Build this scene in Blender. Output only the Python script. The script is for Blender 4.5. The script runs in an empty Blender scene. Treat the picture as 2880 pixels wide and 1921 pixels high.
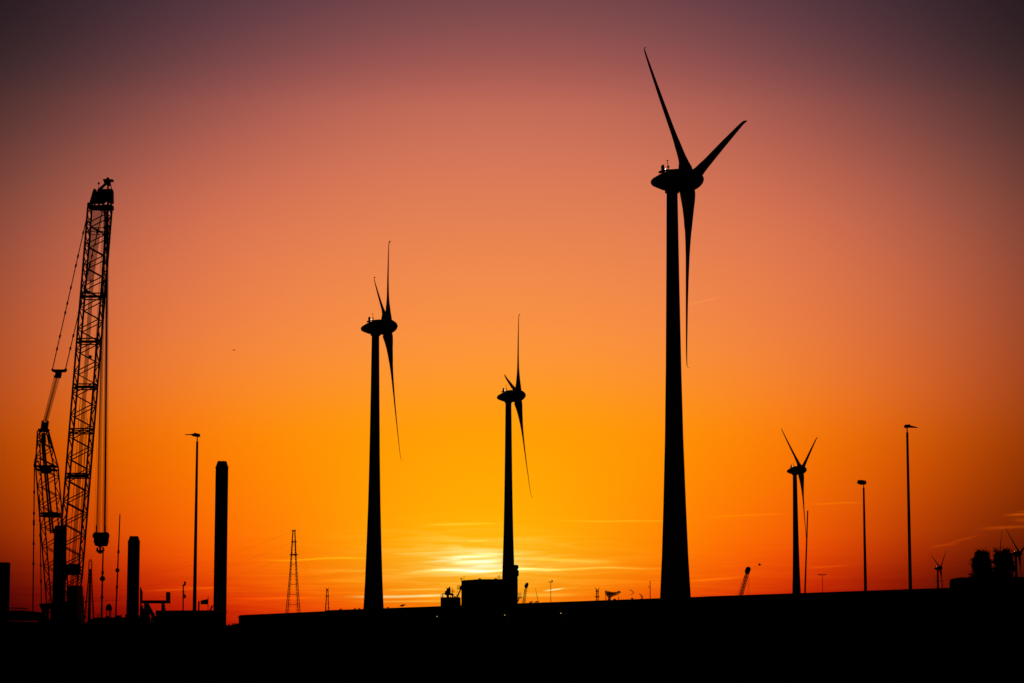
import bpy, bmesh, math, random
from mathutils import Vector, Matrix, Quaternion
random.seed(7)
sc = bpy.context.scene
col = sc.collection
R = math.radians

# ------------------------------------------------------------------ camera
F = 6800.0                       # focal length, photograph pixels (85 mm on 36 mm)
PITCH = math.atan((1810 - 960.5) / F)
EYE = 1.7
cam = bpy.data.cameras.new('camera')
cam.sensor_width = 36; cam.lens = 36 * F / 2880
cam.clip_start = 0.5; cam.clip_end = 60000
camo = bpy.data.objects.new('camera', cam); col.objects.link(camo)
camo.location = (0, 0, EYE); camo.rotation_euler = (R(90) + PITCH, 0, 0)
sc.camera = camo
sc.render.resolution_x = 1024; sc.render.resolution_y = 683
vs = sc.view_settings
sc.display_settings.display_device = 'sRGB'
vs.view_transform = 'Standard'; vs.look = 'None'; vs.gamma = 1; vs.exposure = 0; vs.use_curve_mapping = False

CP, SP = math.cos(PITCH), math.sin(PITCH)
def ray(x, y):
    xc, yc = (x - 1440) / F, (960.5 - y) / F
    return Vector((xc, CP - SP * yc, SP + CP * yc))
def W(x, y, D):                  # the place at distance D that the photograph shows at (x, y)
    r = ray(x, y); t = D / r.y
    return Vector((r.x * t, D, EYE + r.z * t))
def S(D): return D / F * 1.0     # metres per photograph pixel at distance D
def ang(x, y):
    r = ray(x, y).normalized()
    return math.atan2(r.x, r.y), math.asin(r.z)

# ------------------------------------------------------------------ sky
SUN_AZ, SUN_EL = ang(1338, 1577)
world = bpy.data.worlds.new('World'); sc.world = world; world.use_nodes = True
nt = world.node_tree; nt.nodes.clear()

class E:                          # tiny expression wrapper over Math nodes
    def __init__(s, sock): s.s = sock
    def __add__(a, b): return op('ADD', a, b)
    __radd__ = __add__
    def __sub__(a, b): return op('SUBTRACT', a, b)
    def __rsub__(a, b): return op('SUBTRACT', b, a)
    def __mul__(a, b): return op('MULTIPLY', a, b)
    __rmul__ = __mul__
    def __truediv__(a, b): return op('DIVIDE', a, b)
def op(kind, a, b=None, clamp=False):
    n = nt.nodes.new('ShaderNodeMath'); n.operation = kind; n.use_clamp = clamp
    for i, v in enumerate((a, b)):
        if v is None: continue
        if isinstance(v, E): nt.links.new(v.s, n.inputs[i])
        else: n.inputs[i].default_value = v
    return E(n.outputs[0])
def sq(a): return op('MULTIPLY', a, a)
def gexp(a): return op('EXPONENT', a * -1.0)
def sstep(a, lo, hi):
    n = nt.nodes.new('ShaderNodeMapRange'); n.interpolation_type = 'SMOOTHSTEP'
    nt.links.new(a.s, n.inputs[0]); n.inputs[1].default_value = lo; n.inputs[2].default_value = hi
    return E(n.outputs[0])
def vscale(vec, k):
    n = nt.nodes.new('ShaderNodeVectorMath'); n.operation = 'SCALE'
    if isinstance(vec, (tuple, list)): n.inputs[0].default_value = vec
    else: nt.links.new(vec, n.inputs[0])
    if isinstance(k, E): nt.links.new(k.s, n.inputs['Scale'])
    else: n.inputs['Scale'].default_value = k
    return n.outputs[0]
def vadd(a, b):
    n = nt.nodes.new('ShaderNodeVectorMath'); n.operation = 'ADD'
    nt.links.new(a, n.inputs[0]); nt.links.new(b, n.inputs[1]); return n.outputs[0]

tc = nt.nodes.new('ShaderNodeTexCoord')
sep = nt.nodes.new('ShaderNodeSeparateXYZ'); nt.links.new(tc.outputs['Generated'], sep.inputs[0])
dx, dy, dz = (E(sep.outputs[i]) for i in range(3))
AZ = op('ARCTAN2', dx, dy); EL = op('ARCSINE', dz)
U = AZ * F; V = EL * F            # sky angles in photograph pixels

# dusk colours by height (photograph rows) at three distances from the sun's bearing, display values
ROWS = [1830, 1780, 1730, 1690, 1650, 1600, 1550, 1500, 1400, 1300, 1200, 1100, 1000, 900, 750, 600, 450, 300, 200, 100, 0, -100]
C0 = [(225, 75, 0), (240, 96, 0), (255, 137, 2), (255, 163, 14), (255, 180, 27), (255, 186, 30), (255, 188, 17), (255, 187, 6), (255, 178, 1), (255, 170, 0), (255, 160, 8), (255, 154, 38), (254, 150, 58), (250, 145, 68), (240, 136, 78), (227, 128, 84), (213, 119, 89), (197, 109, 90), (169, 92, 83), (144, 83, 81), (124, 74, 76), (101, 65, 72)]
C1 = [(188, 33, 0), (211, 40, 0), (240, 62, 0), (253, 89, 0), (255, 110, 0), (255, 124, 0), (255, 132, 0), (255, 137, 0), (255, 143, 0), (255, 146, 0), (255, 149, 18), (253, 146, 42), (250, 144, 60), (245, 139, 70), (236, 132, 79), (223, 124, 85), (208, 114, 87), (186, 102, 87), (157, 86, 82), (132, 78, 79), (111, 68, 74), (93, 61, 70)]
C2 = [(95, 7, 0), (122, 9, 0), (160, 15, 0), (191, 26, 0), (215, 39, 0), (240, 59, 0), (254, 74, 0), (255, 86, 0), (255, 101, 0), (255, 111, 0), (252, 119, 22), (248, 123, 46), (238, 124, 60), (233, 121, 70), (223, 116, 78), (208, 108, 81), (179, 94, 80), (143, 79, 76), (114, 69, 72), (94, 60, 67), (79, 54, 64), (66, 48, 59)]
C3 = [(18, 4, 0), (24, 6, 0), (33, 9, 0), (43, 11, 0), (55, 14, 0), (77, 22, 0), (101, 31, 0), (121, 40, 0), (151, 54, 0), (169, 63, 4), (182, 73, 24), (187, 79, 39), (183, 82, 48), (177, 84, 56), (162, 83, 65), (137, 77, 66), (108, 66, 61), (78, 52, 53), (60, 44, 47), (49, 37, 42), (43, 32, 38), (38, 30, 37)]
C4 = [tuple(v * .42 for v in c) for c in C3]
ELMAX = R(16.2)
def ramp(cols):
    n = nt.nodes.new('ShaderNodeValToRGB'); cr = n.color_ramp; cr.interpolation = 'B_SPLINE'
    nt.links.new((EL / ELMAX).s, n.inputs[0])
    pts = []
    for y, c in zip(ROWS, cols):
        e = PITCH + math.atan((960.5 - y) / F)
        pts.append((min(max(e / ELMAX, 0), 1), c))
    while len(cr.elements) < len(pts): cr.elements.new(0.5)
    for el, (p, c) in zip(cr.elements, pts): el.position = p
    for el, (p, c) in zip(cr.elements, pts): el.color = (c[0] / 255, c[1] / 255, c[2] / 255, 1)
    return n.outputs[0]
T = op('ABSOLUTE', U - (V * 0.055 - 95.0))     # the glow leans a little off the sun's bearing with height
HC = 467.0
def bsp(t):                        # cubic B-spline weight
    x = op('ABSOLUTE', t * (1 / HC))
    p2 = op('MAXIMUM', 2.0 - x, 0.0); p1 = op('MAXIMUM', 1.0 - x, 0.0)
    return (p2 * p2 * p2 - p1 * p1 * p1 * 4.0) * (1 / 6)
rgb = vscale(ramp(C0), bsp(T))
for i_, c_ in enumerate((C1, C2, C3, C4)):
    w_ = bsp(T - HC * (i_ + 1))
    if i_ == 0: w_ = w_ + bsp(T + HC)
    rgb = vadd(rgb, vscale(ramp(c_), w_))

# the sun's glow behind thin cloud
us, vsn = SUN_AZ * F, SUN_EL * F
dU = U - us; dV = V - vsn
glow = gexp(sq(dU * (1 / 330)) + sq(dV * (1 / 85)))
core = gexp(sq(dU * (1 / 125)) + sq(dV * (1 / 30)))
halo = gexp(sq(dU * (1 / 620)) + sq(dV * (1 / 200)))
# fine horizontal cirrus bands
cmb = nt.nodes.new('ShaderNodeCombineXYZ')
nt.links.new((U * (1 / 260)).s, cmb.inputs[0]); nt.links.new((V * (1 / 15)).s, cmb.inputs[1])
no = nt.nodes.new('ShaderNodeTexNoise'); no.noise_dimensions = '2D'
no.inputs['Scale'].default_value = 1.0; no.inputs['Detail'].default_value = 4; no.inputs['Roughness'].default_value = 0.55
no.inputs['Distortion'].default_value = 0.7
nt.links.new(cmb.outputs[0], no.inputs['Vector'])
bands = sstep(E(no.outputs[0]), 0.38, 0.72)
low = gexp(sq((V - 130) * (1 / 120)))
wide = gexp(sq((T) * (1 / 1150)))
rgb = vadd(rgb, vscale((0, 0.01, 0.01), halo))
rgb = vadd(rgb, vscale((0, 0.05, 0.07), glow))
rgb = vadd(rgb, vscale((0, 0.085, 0.22), glow * bands))
rgb = vadd(rgb, vscale((0, 0.20, 0.42), core * (bands * 0.6 + 0.45)))
rgb = vadd(rgb, vscale((0.05, 0.045, 0.0), (bands - 0.5) * low * wide))

# single cloud streaks: end points in the photograph, wave, half width, colour, strength
def op3(a, b, c):
    n = nt.nodes.new('ShaderNodeMath'); n.operation = 'MULTIPLY_ADD'
    for i, v in enumerate((a, b, c)):
        if isinstance(v, E): nt.links.new(v.s, n.inputs[i])
        else: n.inputs[i].default_value = v
    return E(n.outputs[0])
def streak(acc, x0, y0, x1, y1, w, c, k, amp=0.0, wl=200.0, ph=0.0, e=0.35):
    a0, b0 = ang(x0, y0); a1, b1 = ang(x1, y1)
    a0, b0, a1, b1 = a0 * F, b0 * F, a1 * F, b1 * F
    um, L = (a0 + a1) / 2, (a1 - a0) * .40
    t = op3(U, 1 / L, -um / L)                                   # -1 .. 1 along the streak
    dv = op3(U, -(b1 - b0) / (a1 - a0) / w, ((b1 - b0) / (a1 - a0) * um - (b0 + b1) / 2) / w)
    dv = op3(V, 1 / w, dv)
    if amp: dv = op3(op('SINE', op3(U, 6.2832 / wl, ph)), -amp / w, dv)
    t2 = t * t
    m = op3(dv, dv, t2 * t2)
    return op3(op('POWER', 0.36788, m), k, acc)
WH = (0.0, 0.33, 0.50); YE = (0.02, 0.17, 0.17); OR = (0.08, 0.10, 0.02); RD = (0.16, 0.08, 0.0)
STREAKS = [
    (1150, 1606, 1560, 1602, 3.2, WH, 1.1, 2.0, 230, 0.5), (1330, 1601, 1900, 1597, 3.0, YE, 1.0, 2.2, 250, 1.2),
    (1060, 1612, 1440, 1608, 3.5, YE, 0.6, 1.5, 190, 2.0), (1440, 1607, 1600, 1603, 3.0, YE, 0.7),
    (960, 1680, 1310, 1674, 3.6, WH, 1.0, 0.8, 260), (980, 1693, 1300, 1690, 2.6, YE, 1.0), (1060, 1660, 1260, 1657, 2.4, YE, 0.9),
    (1400, 1675, 1640, 1673, 4.5, YE, 0.8), (1526, 1663, 1590, 1654, 1.8, WH, 1.2, 0, 1, 0, 0.25), (1570, 1657, 1640, 1649, 1.6, YE, 0.35),
    (1255, 1584, 1420, 1577, 5.0, WH, 0.9), (1255, 1566, 1430, 1560, 5.0, WH, 0.6), (1460, 1570, 1760, 1582, 5.0, YE, 0.7),
    (720, 1576, 1060, 1569, 2.4, OR, 1.6, 2.0, 260, 1.0), (880, 1608, 1120, 1603, 3.0, YE, 0.5),
    (1180, 1476, 1420, 1472, 2.6, YE, 0.55), (1310, 1522, 1380, 1521, 2.2, YE, 0.5),
    (1560, 1464, 1960, 1467, 2.4, YE, 0.5, 1.0, 300), (1980, 1454, 2220, 1444, 2.4, OR, 0.55),
    (2270, 1417, 2440, 1414, 2.2, OR, .65, 1, 150), (1920, 1636, 2110, 1622, 2.8, OR, .95), (2260, 1599, 2400, 1588, 2.2, OR, .6),
    (2610, 1539, 2700, 1528, 3.0, RD, 0.55), (2660, 1530, 2760, 1504, 3.0, RD, 0.5),
    (2750, 1487, 2920, 1479, 4.0, RD, 0.9), (2820, 1449, 2960, 1443, 3.2, RD, 1.6, 0, 1, 0, 0.2), (2840, 1462, 2960, 1464, 6.0, RD, 0.8),
    (2855, 1439, 2960, 1436, 2.2, RD, 1.0), (1930, 858, 2030, 835, 1.8, OR, 0.45),
    (400, 1662, 640, 1652, 2.6, OR, 0.9), (470, 1650, 700, 1655, 2.5, RD, 0.5), (600, 1684, 900, 1682, 2.4, RD, 0.6), (900, 1632, 1080, 1638, 3, OR, 0.6),
]
acc = {}
for a in STREAKS: acc[a[5]] = streak(acc.get(a[5], 0.0), *a)
for c_, v_ in acc.items(): rgb = vadd(rgb, vscale(c_, v_))

# to linear light, falling off into dusk away from the sunset
clampn = nt.nodes.new('ShaderNodeVectorMath'); clampn.operation = 'MAXIMUM'
nt.links.new(rgb, clampn.inputs[0]); clampn.inputs[1].default_value = (0, 0, 0)
gm = nt.nodes.new('ShaderNodeGamma'); gm.inputs[1].default_value = 2.2
nt.links.new(clampn.outputs[0], gm.inputs[0])
offT = gexp(sq(op('MAXIMUM', T - 1500.0, 0.0) * (1 / 1500)))
offV = gexp(sq(op('MAXIMUM', EL - R(15), 0.0) * (1 / R(14))))
lin = vscale(gm.outputs[0], offT * offV)
lin = vadd(lin, vscale((0.0007, 0.0006, 0.0010), 1.0))
bg = nt.nodes.new('ShaderNodeBackground'); nt.links.new(lin, bg.inputs[0]); bg.inputs[1].default_value = 1.0
sky = nt.nodes.new('ShaderNodeTexSky'); sky.sky_type = 'NISHITA'; sky.sun_disc = False
sky.sun_elevation = SUN_EL; sky.sun_rotation = SUN_AZ
sky.air_density = 1.6; sky.dust_density = 4.0
bg2 = nt.nodes.new('ShaderNodeBackground'); nt.links.new(sky.outputs[0], bg2.inputs[0]); bg2.inputs[1].default_value = 0.0005
ad = nt.nodes.new('ShaderNodeAddShader'); nt.links.new(bg.outputs[0], ad.inputs[0]); nt.links.new(bg2.outputs[0], ad.inputs[1])
wo = nt.nodes.new('ShaderNodeOutputWorld'); nt.links.new(ad.outputs[0], wo.inputs[0])

world.cycles.sampling_method = 'MANUAL'; world.cycles.sample_map_resolution = 512
sc.cycles.max_bounces = 3; sc.cycles.diffuse_bounces = 2; sc.cycles.glossy_bounces = 1; sc.cycles.volume_bounces = 0
sun = bpy.data.lights.new('sun', 'SUN'); sun.energy = 0.12; sun.angle = R(0.5); sun.color = (1.0, 0.55, 0.22)
suno = bpy.data.objects.new('sun', sun); col.objects.link(suno)
sd = Vector((math.sin(SUN_AZ) * math.cos(SUN_EL), math.cos(SUN_AZ) * math.cos(SUN_EL), math.sin(SUN_EL)))
suno.rotation_euler = sd.to_track_quat('Z', 'Y').to_euler()

# ------------------------------------------------------------------ materials
def mat(name, c1, c2=None, rough=0.8, scale=0.6, spec=0.15, metal=0.0):
    m = bpy.data.materials.new(name); m.use_nodes = True
    t = m.node_tree; b = t.nodes['Principled BSDF']
    b.inputs['Roughness'].default_value = rough; b.inputs['Metallic'].default_value = metal
    b.inputs['Specular IOR Level'].default_value = spec
    c2 = c2 or tuple(v * 0.7 for v in c1)
    n = t.nodes.new('ShaderNodeTexNoise'); n.inputs['Scale'].default_value = scale; n.inputs['Detail'].default_value = 5
    g = t.nodes.new('ShaderNodeTexCoord'); t.links.new(g.outputs['Object'], n.inputs['Vector'])
    r = t.nodes.new('ShaderNodeValToRGB')
    r.color_ramp.elements[0].position = 0.35; r.color_ramp.elements[0].color = (*c2, 1)
    r.color_ramp.elements[1].position = 0.65; r.color_ramp.elements[1].color = (*c1, 1)
    t.links.new(n.outputs[0], r.inputs[0]); t.links.new(r.outputs[0], b.inputs['Base Color'])
    return m
def glowmat(name, c, k):
    m = bpy.data.materials.new(name); m.use_nodes = True
    t = m.node_tree; b = t.nodes['Principled BSDF']
    b.inputs['Base Color'].default_value = (*c, 1)
    b.inputs['Emission Color'].default_value = (*c, 1); b.inputs['Emission Strength'].default_value = k
    return m
def smokemat(name, dens, scale):
    m = bpy.data.materials.new(name); m.use_nodes = True
    t = m.node_tree; t.nodes.remove(t.nodes['Principled BSDF'])
    v = t.nodes.new('ShaderNodeVolumePrincipled'); v.inputs['Color'].default_value = (0.35, 0.33, 0.32, 1)
    v.inputs['Anisotropy'].default_value = 0.0
    g = t.nodes.new('ShaderNodeTexCoord'); n = t.nodes.new('ShaderNodeTexNoise')
    n.inputs['Scale'].default_value = scale; n.inputs['Detail'].default_value = 3
    t.links.new(g.outputs['Object'], n.inputs['Vector'])
    mr = t.nodes.new('ShaderNodeMapRange'); mr.inputs[1].default_value = 0.34; mr.inputs[2].default_value = 0.6
    mr.inputs[3].default_value = dens * 0.15; mr.inputs[4].default_value = dens
    t.links.new(n.outputs[0], mr.inputs[0]); t.links.new(mr.outputs[0], v.inputs['Density'])
    t.links.new(v.outputs[0], t.nodes['Material Output'].inputs['Volume'])
    return m
M = dict(
    turbine=mat('light_grey_turbine_paint', (0.42, 0.43, 0.44), (0.36, 0.37, 0.38), 0.6, 0.15),
    steel=mat('dark_painted_steel', (0.07, 0.07, 0.075), (0.045, 0.04, 0.04), 0.7, 0.8),
    crane=mat('weathered_crane_paint', (0.20, 0.06, 0.03), (0.12, 0.045, 0.03), 0.7, 0.6),
    rope=mat('greased_wire_rope', (0.05, 0.045, 0.04), None, 0.8, 3),
    galv=mat('galvanised_steel', (0.22, 0.22, 0.22), (0.16, 0.16, 0.16), 0.65, 1.2),
    pile=mat('rusty_tubular_steel', (0.12, 0.06, 0.04), (0.06, 0.04, 0.03), 0.85, 0.5, 0.0),
    conc=mat('weathered_concrete', (0.26, 0.25, 0.24), (0.18, 0.175, 0.17), 0.95, 0.3, 0.0),
    clad=mat('grey_sheet_cladding', (0.20, 0.20, 0.21), (0.15, 0.15, 0.155), 0.8, 0.25, 0.0),
    ground=mat('dark_earth_and_asphalt', (0.045, 0.042, 0.038), (0.03, 0.03, 0.026), 1.0, 0.05, 0.0),
    grass=mat('rough_bank_grass', (0.05, 0.06, 0.025), (0.03, 0.035, 0.015), 1.0, 0.8, 0.0),
    leaf=mat('poplar_leaves', (0.06, 0.085, 0.03), (0.04, 0.06, 0.02), 0.8, 0.5, 0.1),
    bark=mat('poplar_bark', (0.10, 0.08, 0.06), None, 0.95, 2),
    flag=mat('dark_flag_cloth', (0.08, 0.06, 0.07), None, 0.95, 2),
    bird=mat('grey_feathers', (0.18, 0.17, 0.16), None, 0.9, 4),
    glass=mat('lamp_lens', (0.25, 0.25, 0.25), None, 0.4, 2),
    beacon=glowmat('white_obstruction_light', (1.0, 0.93, 0.9), 3.5),
    lamp=glowmat('warm_wall_light', (1.0, 0.6, 0.22), 1.0),
    smoke=smokemat('dark_steam', 1.5, 0.3), wisp=smokemat('thin_steam', 0.6, 0.3),
)

# ------------------------------------------------------------------ mesh helpers
class MB:
    def __init__(s): s.v = []; s.f = []
    def add(s, vs_, fs_):
        o = len(s.v); s.v += [tuple(p) for p in vs_]; s.f += [tuple(i + o for i in f) for f in fs_]; return s
    def box(s, c, d):
        cx, cy, cz = c; a, b, h = d[0] / 2, d[1] / 2, d[2] / 2
        vs_ = [(cx + x * a, cy + y * b, cz + z * h) for z in (-1, 1) for y in (-1, 1) for x in (-1, 1)]
        return s.add(vs_, [(0, 2, 3, 1), (4, 5, 7, 6), (0, 1, 5, 4), (2, 6, 7, 3), (0, 4, 6, 2), (1, 3, 7, 5)])
    def tube(s, p0, p1, r0, r1=None, n=8):
        p0, p1 = Vector(p0), Vector(p1); r1 = r0 if r1 is None else r1
        d = (p1 - p0).normalized(); a = d.orthogonal().normalized(); b = d.cross(a)
        vs_ = []
        for p, r in ((p0, r0), (p1, r1)):
            for i in range(n):
                t = 2 * math.pi * i / n + math.pi / n
                vs_.append(p + (a * math.cos(t) + b * math.sin(t)) * r)
        fs_ = [(i, (i + 1) % n, n + (i + 1) % n, n + i) for i in range(n)]
        fs_ += [tuple(range(n - 1, -1, -1)), tuple(range(n, 2 * n))]
        return s.add(vs_, fs_)
    def path(s, pts, r, n=6):
        for a, b in zip(pts, pts[1:]): s.tube(a, b, r, r, n)
        return s
    def lathe(s, prof, o=(0, 0, 0), axis=(0, 0, 1), n=32):      # prof: (along axis, radius)
        o = Vector(o); d = Vector(axis).normalized(); a = d.orthogonal().normalized(); b = d.cross(a)
        vs_ = []; fs_ = []
        for h, r in prof:
            for i in range(n):
                t = 2 * math.pi * i / n
                vs_.append(o + d * h + (a * math.cos(t) + b * math.sin(t)) * max(r, 1e-4))
        for k in range(len(prof) - 1):
            for i in range(n):
                j = (i + 1) % n
                fs_.append((k * n + i, k * n + j, (k + 1) * n + j, (k + 1) * n + i))
        fs_ += [tuple(range(n - 1, -1, -1)), tuple((len(prof) - 1) * n + i for i in range(n))]
        return s.add(vs_, fs_)
    def ball(s, c, r, n=12, sz=1.0):
        k = n // 2
        return s.lathe([(-r * sz * math.cos(math.pi * i / k), r * math.sin(math.pi * i / k)) for i in range(k + 1)], c, (0, 0, 1), n)
    def prism(s, outline, D, th):      # photograph outline at distance D, given depth th
        a = [W(x, y, D) for x, y in outline]; b = [p + Vector((0, th, 0)) for p in a]
        n = len(a)
        return s.add(a + b, [tuple(range(n)), tuple(range(2 * n - 1, n - 1, -1))] + [(i, i + n, (i + 1) % n + n, (i + 1) % n) for i in range(n)])
    def mesh(s, name, m, org=(0, 0, 0), smooth=False):
        me = bpy.data.meshes.new(name); o = Vector(org)
        me.from_pydata([Vector(v) - o for v in s.v], [], s.f); me.update()
        bm = bmesh.new(); bm.from_mesh(me); bmesh.ops.recalc_face_normals(bm, faces=bm.faces); bm.to_mesh(me); bm.free()
        me.materials.append(m)
        if smooth:
            for p in me.polygons: p.use_smooth = len(p.vertices) <= 4
        return me
    def build(s, name, m, parent=None, smooth=False, kind=None, org=None):
        if org is None: org = origin(parent)
        ob = bpy.data.objects.new(name, s.mesh(name, m, org, smooth)); col.objects.link(ob)
        ob.parent = parent
        if parent is None: ob.location = org
        if kind: ob['kind'] = kind
        return ob
def origin(o):
    v = Vector((0, 0, 0))
    while o is not None: v = v + Vector(o.location); o = o.parent
    return v
def thing(name, label, cat, loc, group=None):
    o = bpy.data.objects.new(name, None); col.objects.link(o); o.location = loc; o.empty_display_size = 0.5
    o['label'] = label; o['category'] = cat
    if group: o['group'] = group
    return o
def tag(o, label, cat, group=None):
    o['label'] = label; o['category'] = cat
    if group: o['group'] = group
    return o
def struct(o): o['kind'] = 'structure'; return o

_rod = {}
def rod(name, p0, p1, r, parent, m, n=6):       # a straight member: one shared unit rod, placed and stretched
    key = (m.name, n)
    if key not in _rod: _rod[key] = MB().tube((0, 0, 0), (0, 0, 1), 1, 1, n).mesh('rod', m)
    o = bpy.data.objects.new(name, _rod[key]); col.objects.link(o); o.parent = parent
    p0, p1 = Vector(p0), Vector(p1); d = p1 - p0
    o.location = p0 - origin(parent); o.rotation_mode = 'QUATERNION'
    o.rotation_quaternion = Vector((0, 0, 1)).rotation_difference(d.normalized()); o.scale = (r, r, d.length)
    return o

# ------------------------------------------------------------------ setting
g = MB(); n = 24; half = 24000
vs_, fs_ = [], []
for j in range(n + 1):
    for i in range(n + 1):
        vs_.append((-half + 2 * half * i / n, -200 + (half + 200) * j / n, 0))
for j in range(n):
    for i in range(n):
        a = j * (n + 1) + i; fs_.append((a, a + 1, a + n + 2, a + n + 1))
struct(g.add(vs_, fs_).build('ground', M['ground']))

# grassy bank in the left foreground, uneven crest
b = MB(); vs_, fs_ = [], []; N = 150
rnd = random.Random(3)
for i in range(N + 1):
    x = -70 + i * (55.5 / N)
    hgt = 2.88 + 0.10 * math.sin(x * 1.1) + 0.06 * math.sin(x * 3.7 + 1) + rnd.uniform(-.04, .05)
    if x > -16.2: hgt *= max(0.05, (-14.5 - x) / 1.7)
    for yy, k in ((138, 0.0), (143, 0.55), (148, 0.95), (150, 1.0), (153, 0.9), (162, 0.0)):
        vs_.append((x, yy + rnd.uniform(-.3, .3), hgt * k - 0.02))
for i in range(N):
    for k in range(5):
        a = i * 6 + k; fs_.append((a, a + 6, a + 7, a + 1))
struct(b.add(vs_, fs_).build('embankment', M['grass']))
# tufts on the crest
b = MB(); rnd = random.Random(5)
for i in range(900):
    x = rnd.uniform(-58, -16.4); y = 150 + rnd.uniform(-1.5, 1.2); h = rnd.uniform(.1, .24); w = rnd.uniform(.03, .1)
    z = 2.75; lx = rnd.uniform(-.12, .12)
    b.add([(x - w, y, z), (x + w, y, z), (x + lx, y + .05, z + h)], [(0, 1, 2)])
o = b.build('grass', M['grass'], kind='stuff'); tag(o, 'ragged dark grass along the crest of the near bank', 'grass')

# ------------------------------------------------------------------ wind turbines
HUBZ = 99.0 + EYE
TILT = R(6.0); CONE = R(-1.6)
tower_prof = [(0, 3.92), (5, 3.55), (11.4, 3.14), (20, 2.7), (31, 2.31), (45, 1.89), (59.5, 1.61), (80, 1.34), (98.4, 1.14)]
TOWER = MB().lathe(tower_prof, n=40).mesh('tower', M['turbine'], smooth=True)
COLLAR = MB().lathe([(97.6, 1.27), (97.7, 1.48), (98.3, 1.5), (98.6, 1.3)], n=32).mesh('yaw_collar', M['turbine'], smooth=True)
nac_prof = [(-8.6, 0.0), (-8.55, .25), (-8.4, .5), (-8.1, .80), (-7.6, 1.05), (-7.1, 1.28), (-6.4, 1.6), (-5.6, 1.88), (-4.7, 2.1), (-3.7, 2.24), (-2.6, 2.30), (-1.75, 2.30)]
nac_prof = [(h, r * 1.03) for h, r in nac_prof]
NACELLE = MB().lathe(nac_prof, axis=(0, 1, 0), n=32).mesh('nacelle', M['turbine'], smooth=True)
hub_prof = [(-1.7, 2.2), (-1.65, 2.29), (-.7, 2.29), (.2, 2.24), (.9, 2.05), (1.5, 1.76), (2.0, 1.42), (2.4, 1.03), (2.65, .68), (2.8, .32), (2.85, 0.0)]
hub_prof = [(h, r * 1.03) for h, r in hub_prof]
SPINNER = MB().lathe(hub_prof, axis=(0, 1, 0), n=32).mesh('spinner', M['turbine'], smooth=True)
def blade_mesh():
    # span, chord, thickness ratio, twist (deg), axial offset
    st = [(1.6, 2.6, .95, 45, 0), (3.0, 3.4, .76, 38, 0), (4.5, 3.4, .64, 30, 0), (6.5, 3.1, .56, 20, .01), (9, 2.8, .50, 11, .03), (10.6, 2.62, .46, 8, .04),
          (11.2, 2.42, .44, 6, .05), (14, 2.12, .36, 3, .09), (17, 1.9, .30, 0, .14), (22, 1.6, .25, -2, .25), (27, 1.34, .22, -3, .4), (32, 1.1, .20, -3, .6),
          (36, .9, .19, -3, .76), (39, .72, .18, -3, .92), (40.6, .58, .18, -3, 1.05), (41.15, .5, .18, -3, 1.2), (41.4, .4, .2, -3, 1.42), (41.48, .24, .25, -3, 1.66), (41.5, .06, .3, -3, 1.85)]
    n = 20; vs_, fs_ = [], []
    for r, c, tr, tw, ax in st:
        t = R(tw); ct, sn = math.cos(t), math.sin(t)
        for i in range(n):
            a = 2 * math.pi * i / n
            c_ = c * (1.04 + .12 * min(1, r / 25)); cx = c_ * (-0.18 + 0.5 * math.cos(a))                 # leading edge at +0.32c
            th = c_ * tr * 0.5 * math.sin(a) * (0.9 + 0.25 * math.cos(a)) if r > 3 else c_ * tr * 0.5 * math.sin(a)
            lex = cx * ct - th * sn; ley = cx * sn + th * ct     # along rotation, along axis (upwind)
            vs_.append((-lex, ley + ax * .8, r))
    for k in range(len(st) - 1):
        for i in range(n):
            j = (i + 1) % n
            fs_.append((k * n + i, k * n + j, (k + 1) * n + j, (k + 1) * n + i))
    fs_ += [tuple(range(n)), tuple((len(st) - 1) * n + i for i in range(n))]
    return MB().add(vs_, fs_).mesh('blade', M['turbine'], smooth=True)
BLADE = blade_mesh()
# service deck on the nacelle roof, in nacelle coordinates (y towards the nose)
p = MB(); p.box((0, -4.3, 2.3), (1.7, 3.6, .10)); p.box((0, -6.0, 2.1), (1.5, 1.0, .34))
DECK = p.mesh('roof_deck', M['galv'])
VENT = MB().box((0, 0, .1), (.5, .34, .2)).mesh('roof_vent', M['galv'])
p = MB(); p.tube((0, -5.66, 2.3), (0, -5.66, 3.0), .36, .36, 10).tube((0, -5.66, 3.0), (0, -5.55, 3.55), .36, .2, 10).box((0, -5.85, 2.9), (.4, .3, .9))
BEACONBOX = p.mesh('beacon_housing', M['steel'])
p = MB(); p.ball((0, -5.12, 2.56), .14, 10)
BEACON = p.mesh('beacon', M['beacon'])
p = MB(); p.tube((-.13, -4.5, 2.3), (-.13, -4.5, 4.0), .05, .04, 5).tube((.13, -4.5, 2.3), (.13, -4.5, 4.0), .05, .04, 5)
for i in range(8): p.box((0, -4.5, 2.5 + i * .2), (.3, .06, .05))
p.box((0, -4.5, 3.05), (.5, .4, .35)).tube((0, -4.5, 4.0), (0, -4.5, 4.35), .05).box((0, -4.5, 4.36), (.3, .3, .18)).tube((0, -4.5, 2.6), (0, -3.9, 2.3), .03)
MAST = p.mesh('wind_mast', M['steel'])

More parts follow.
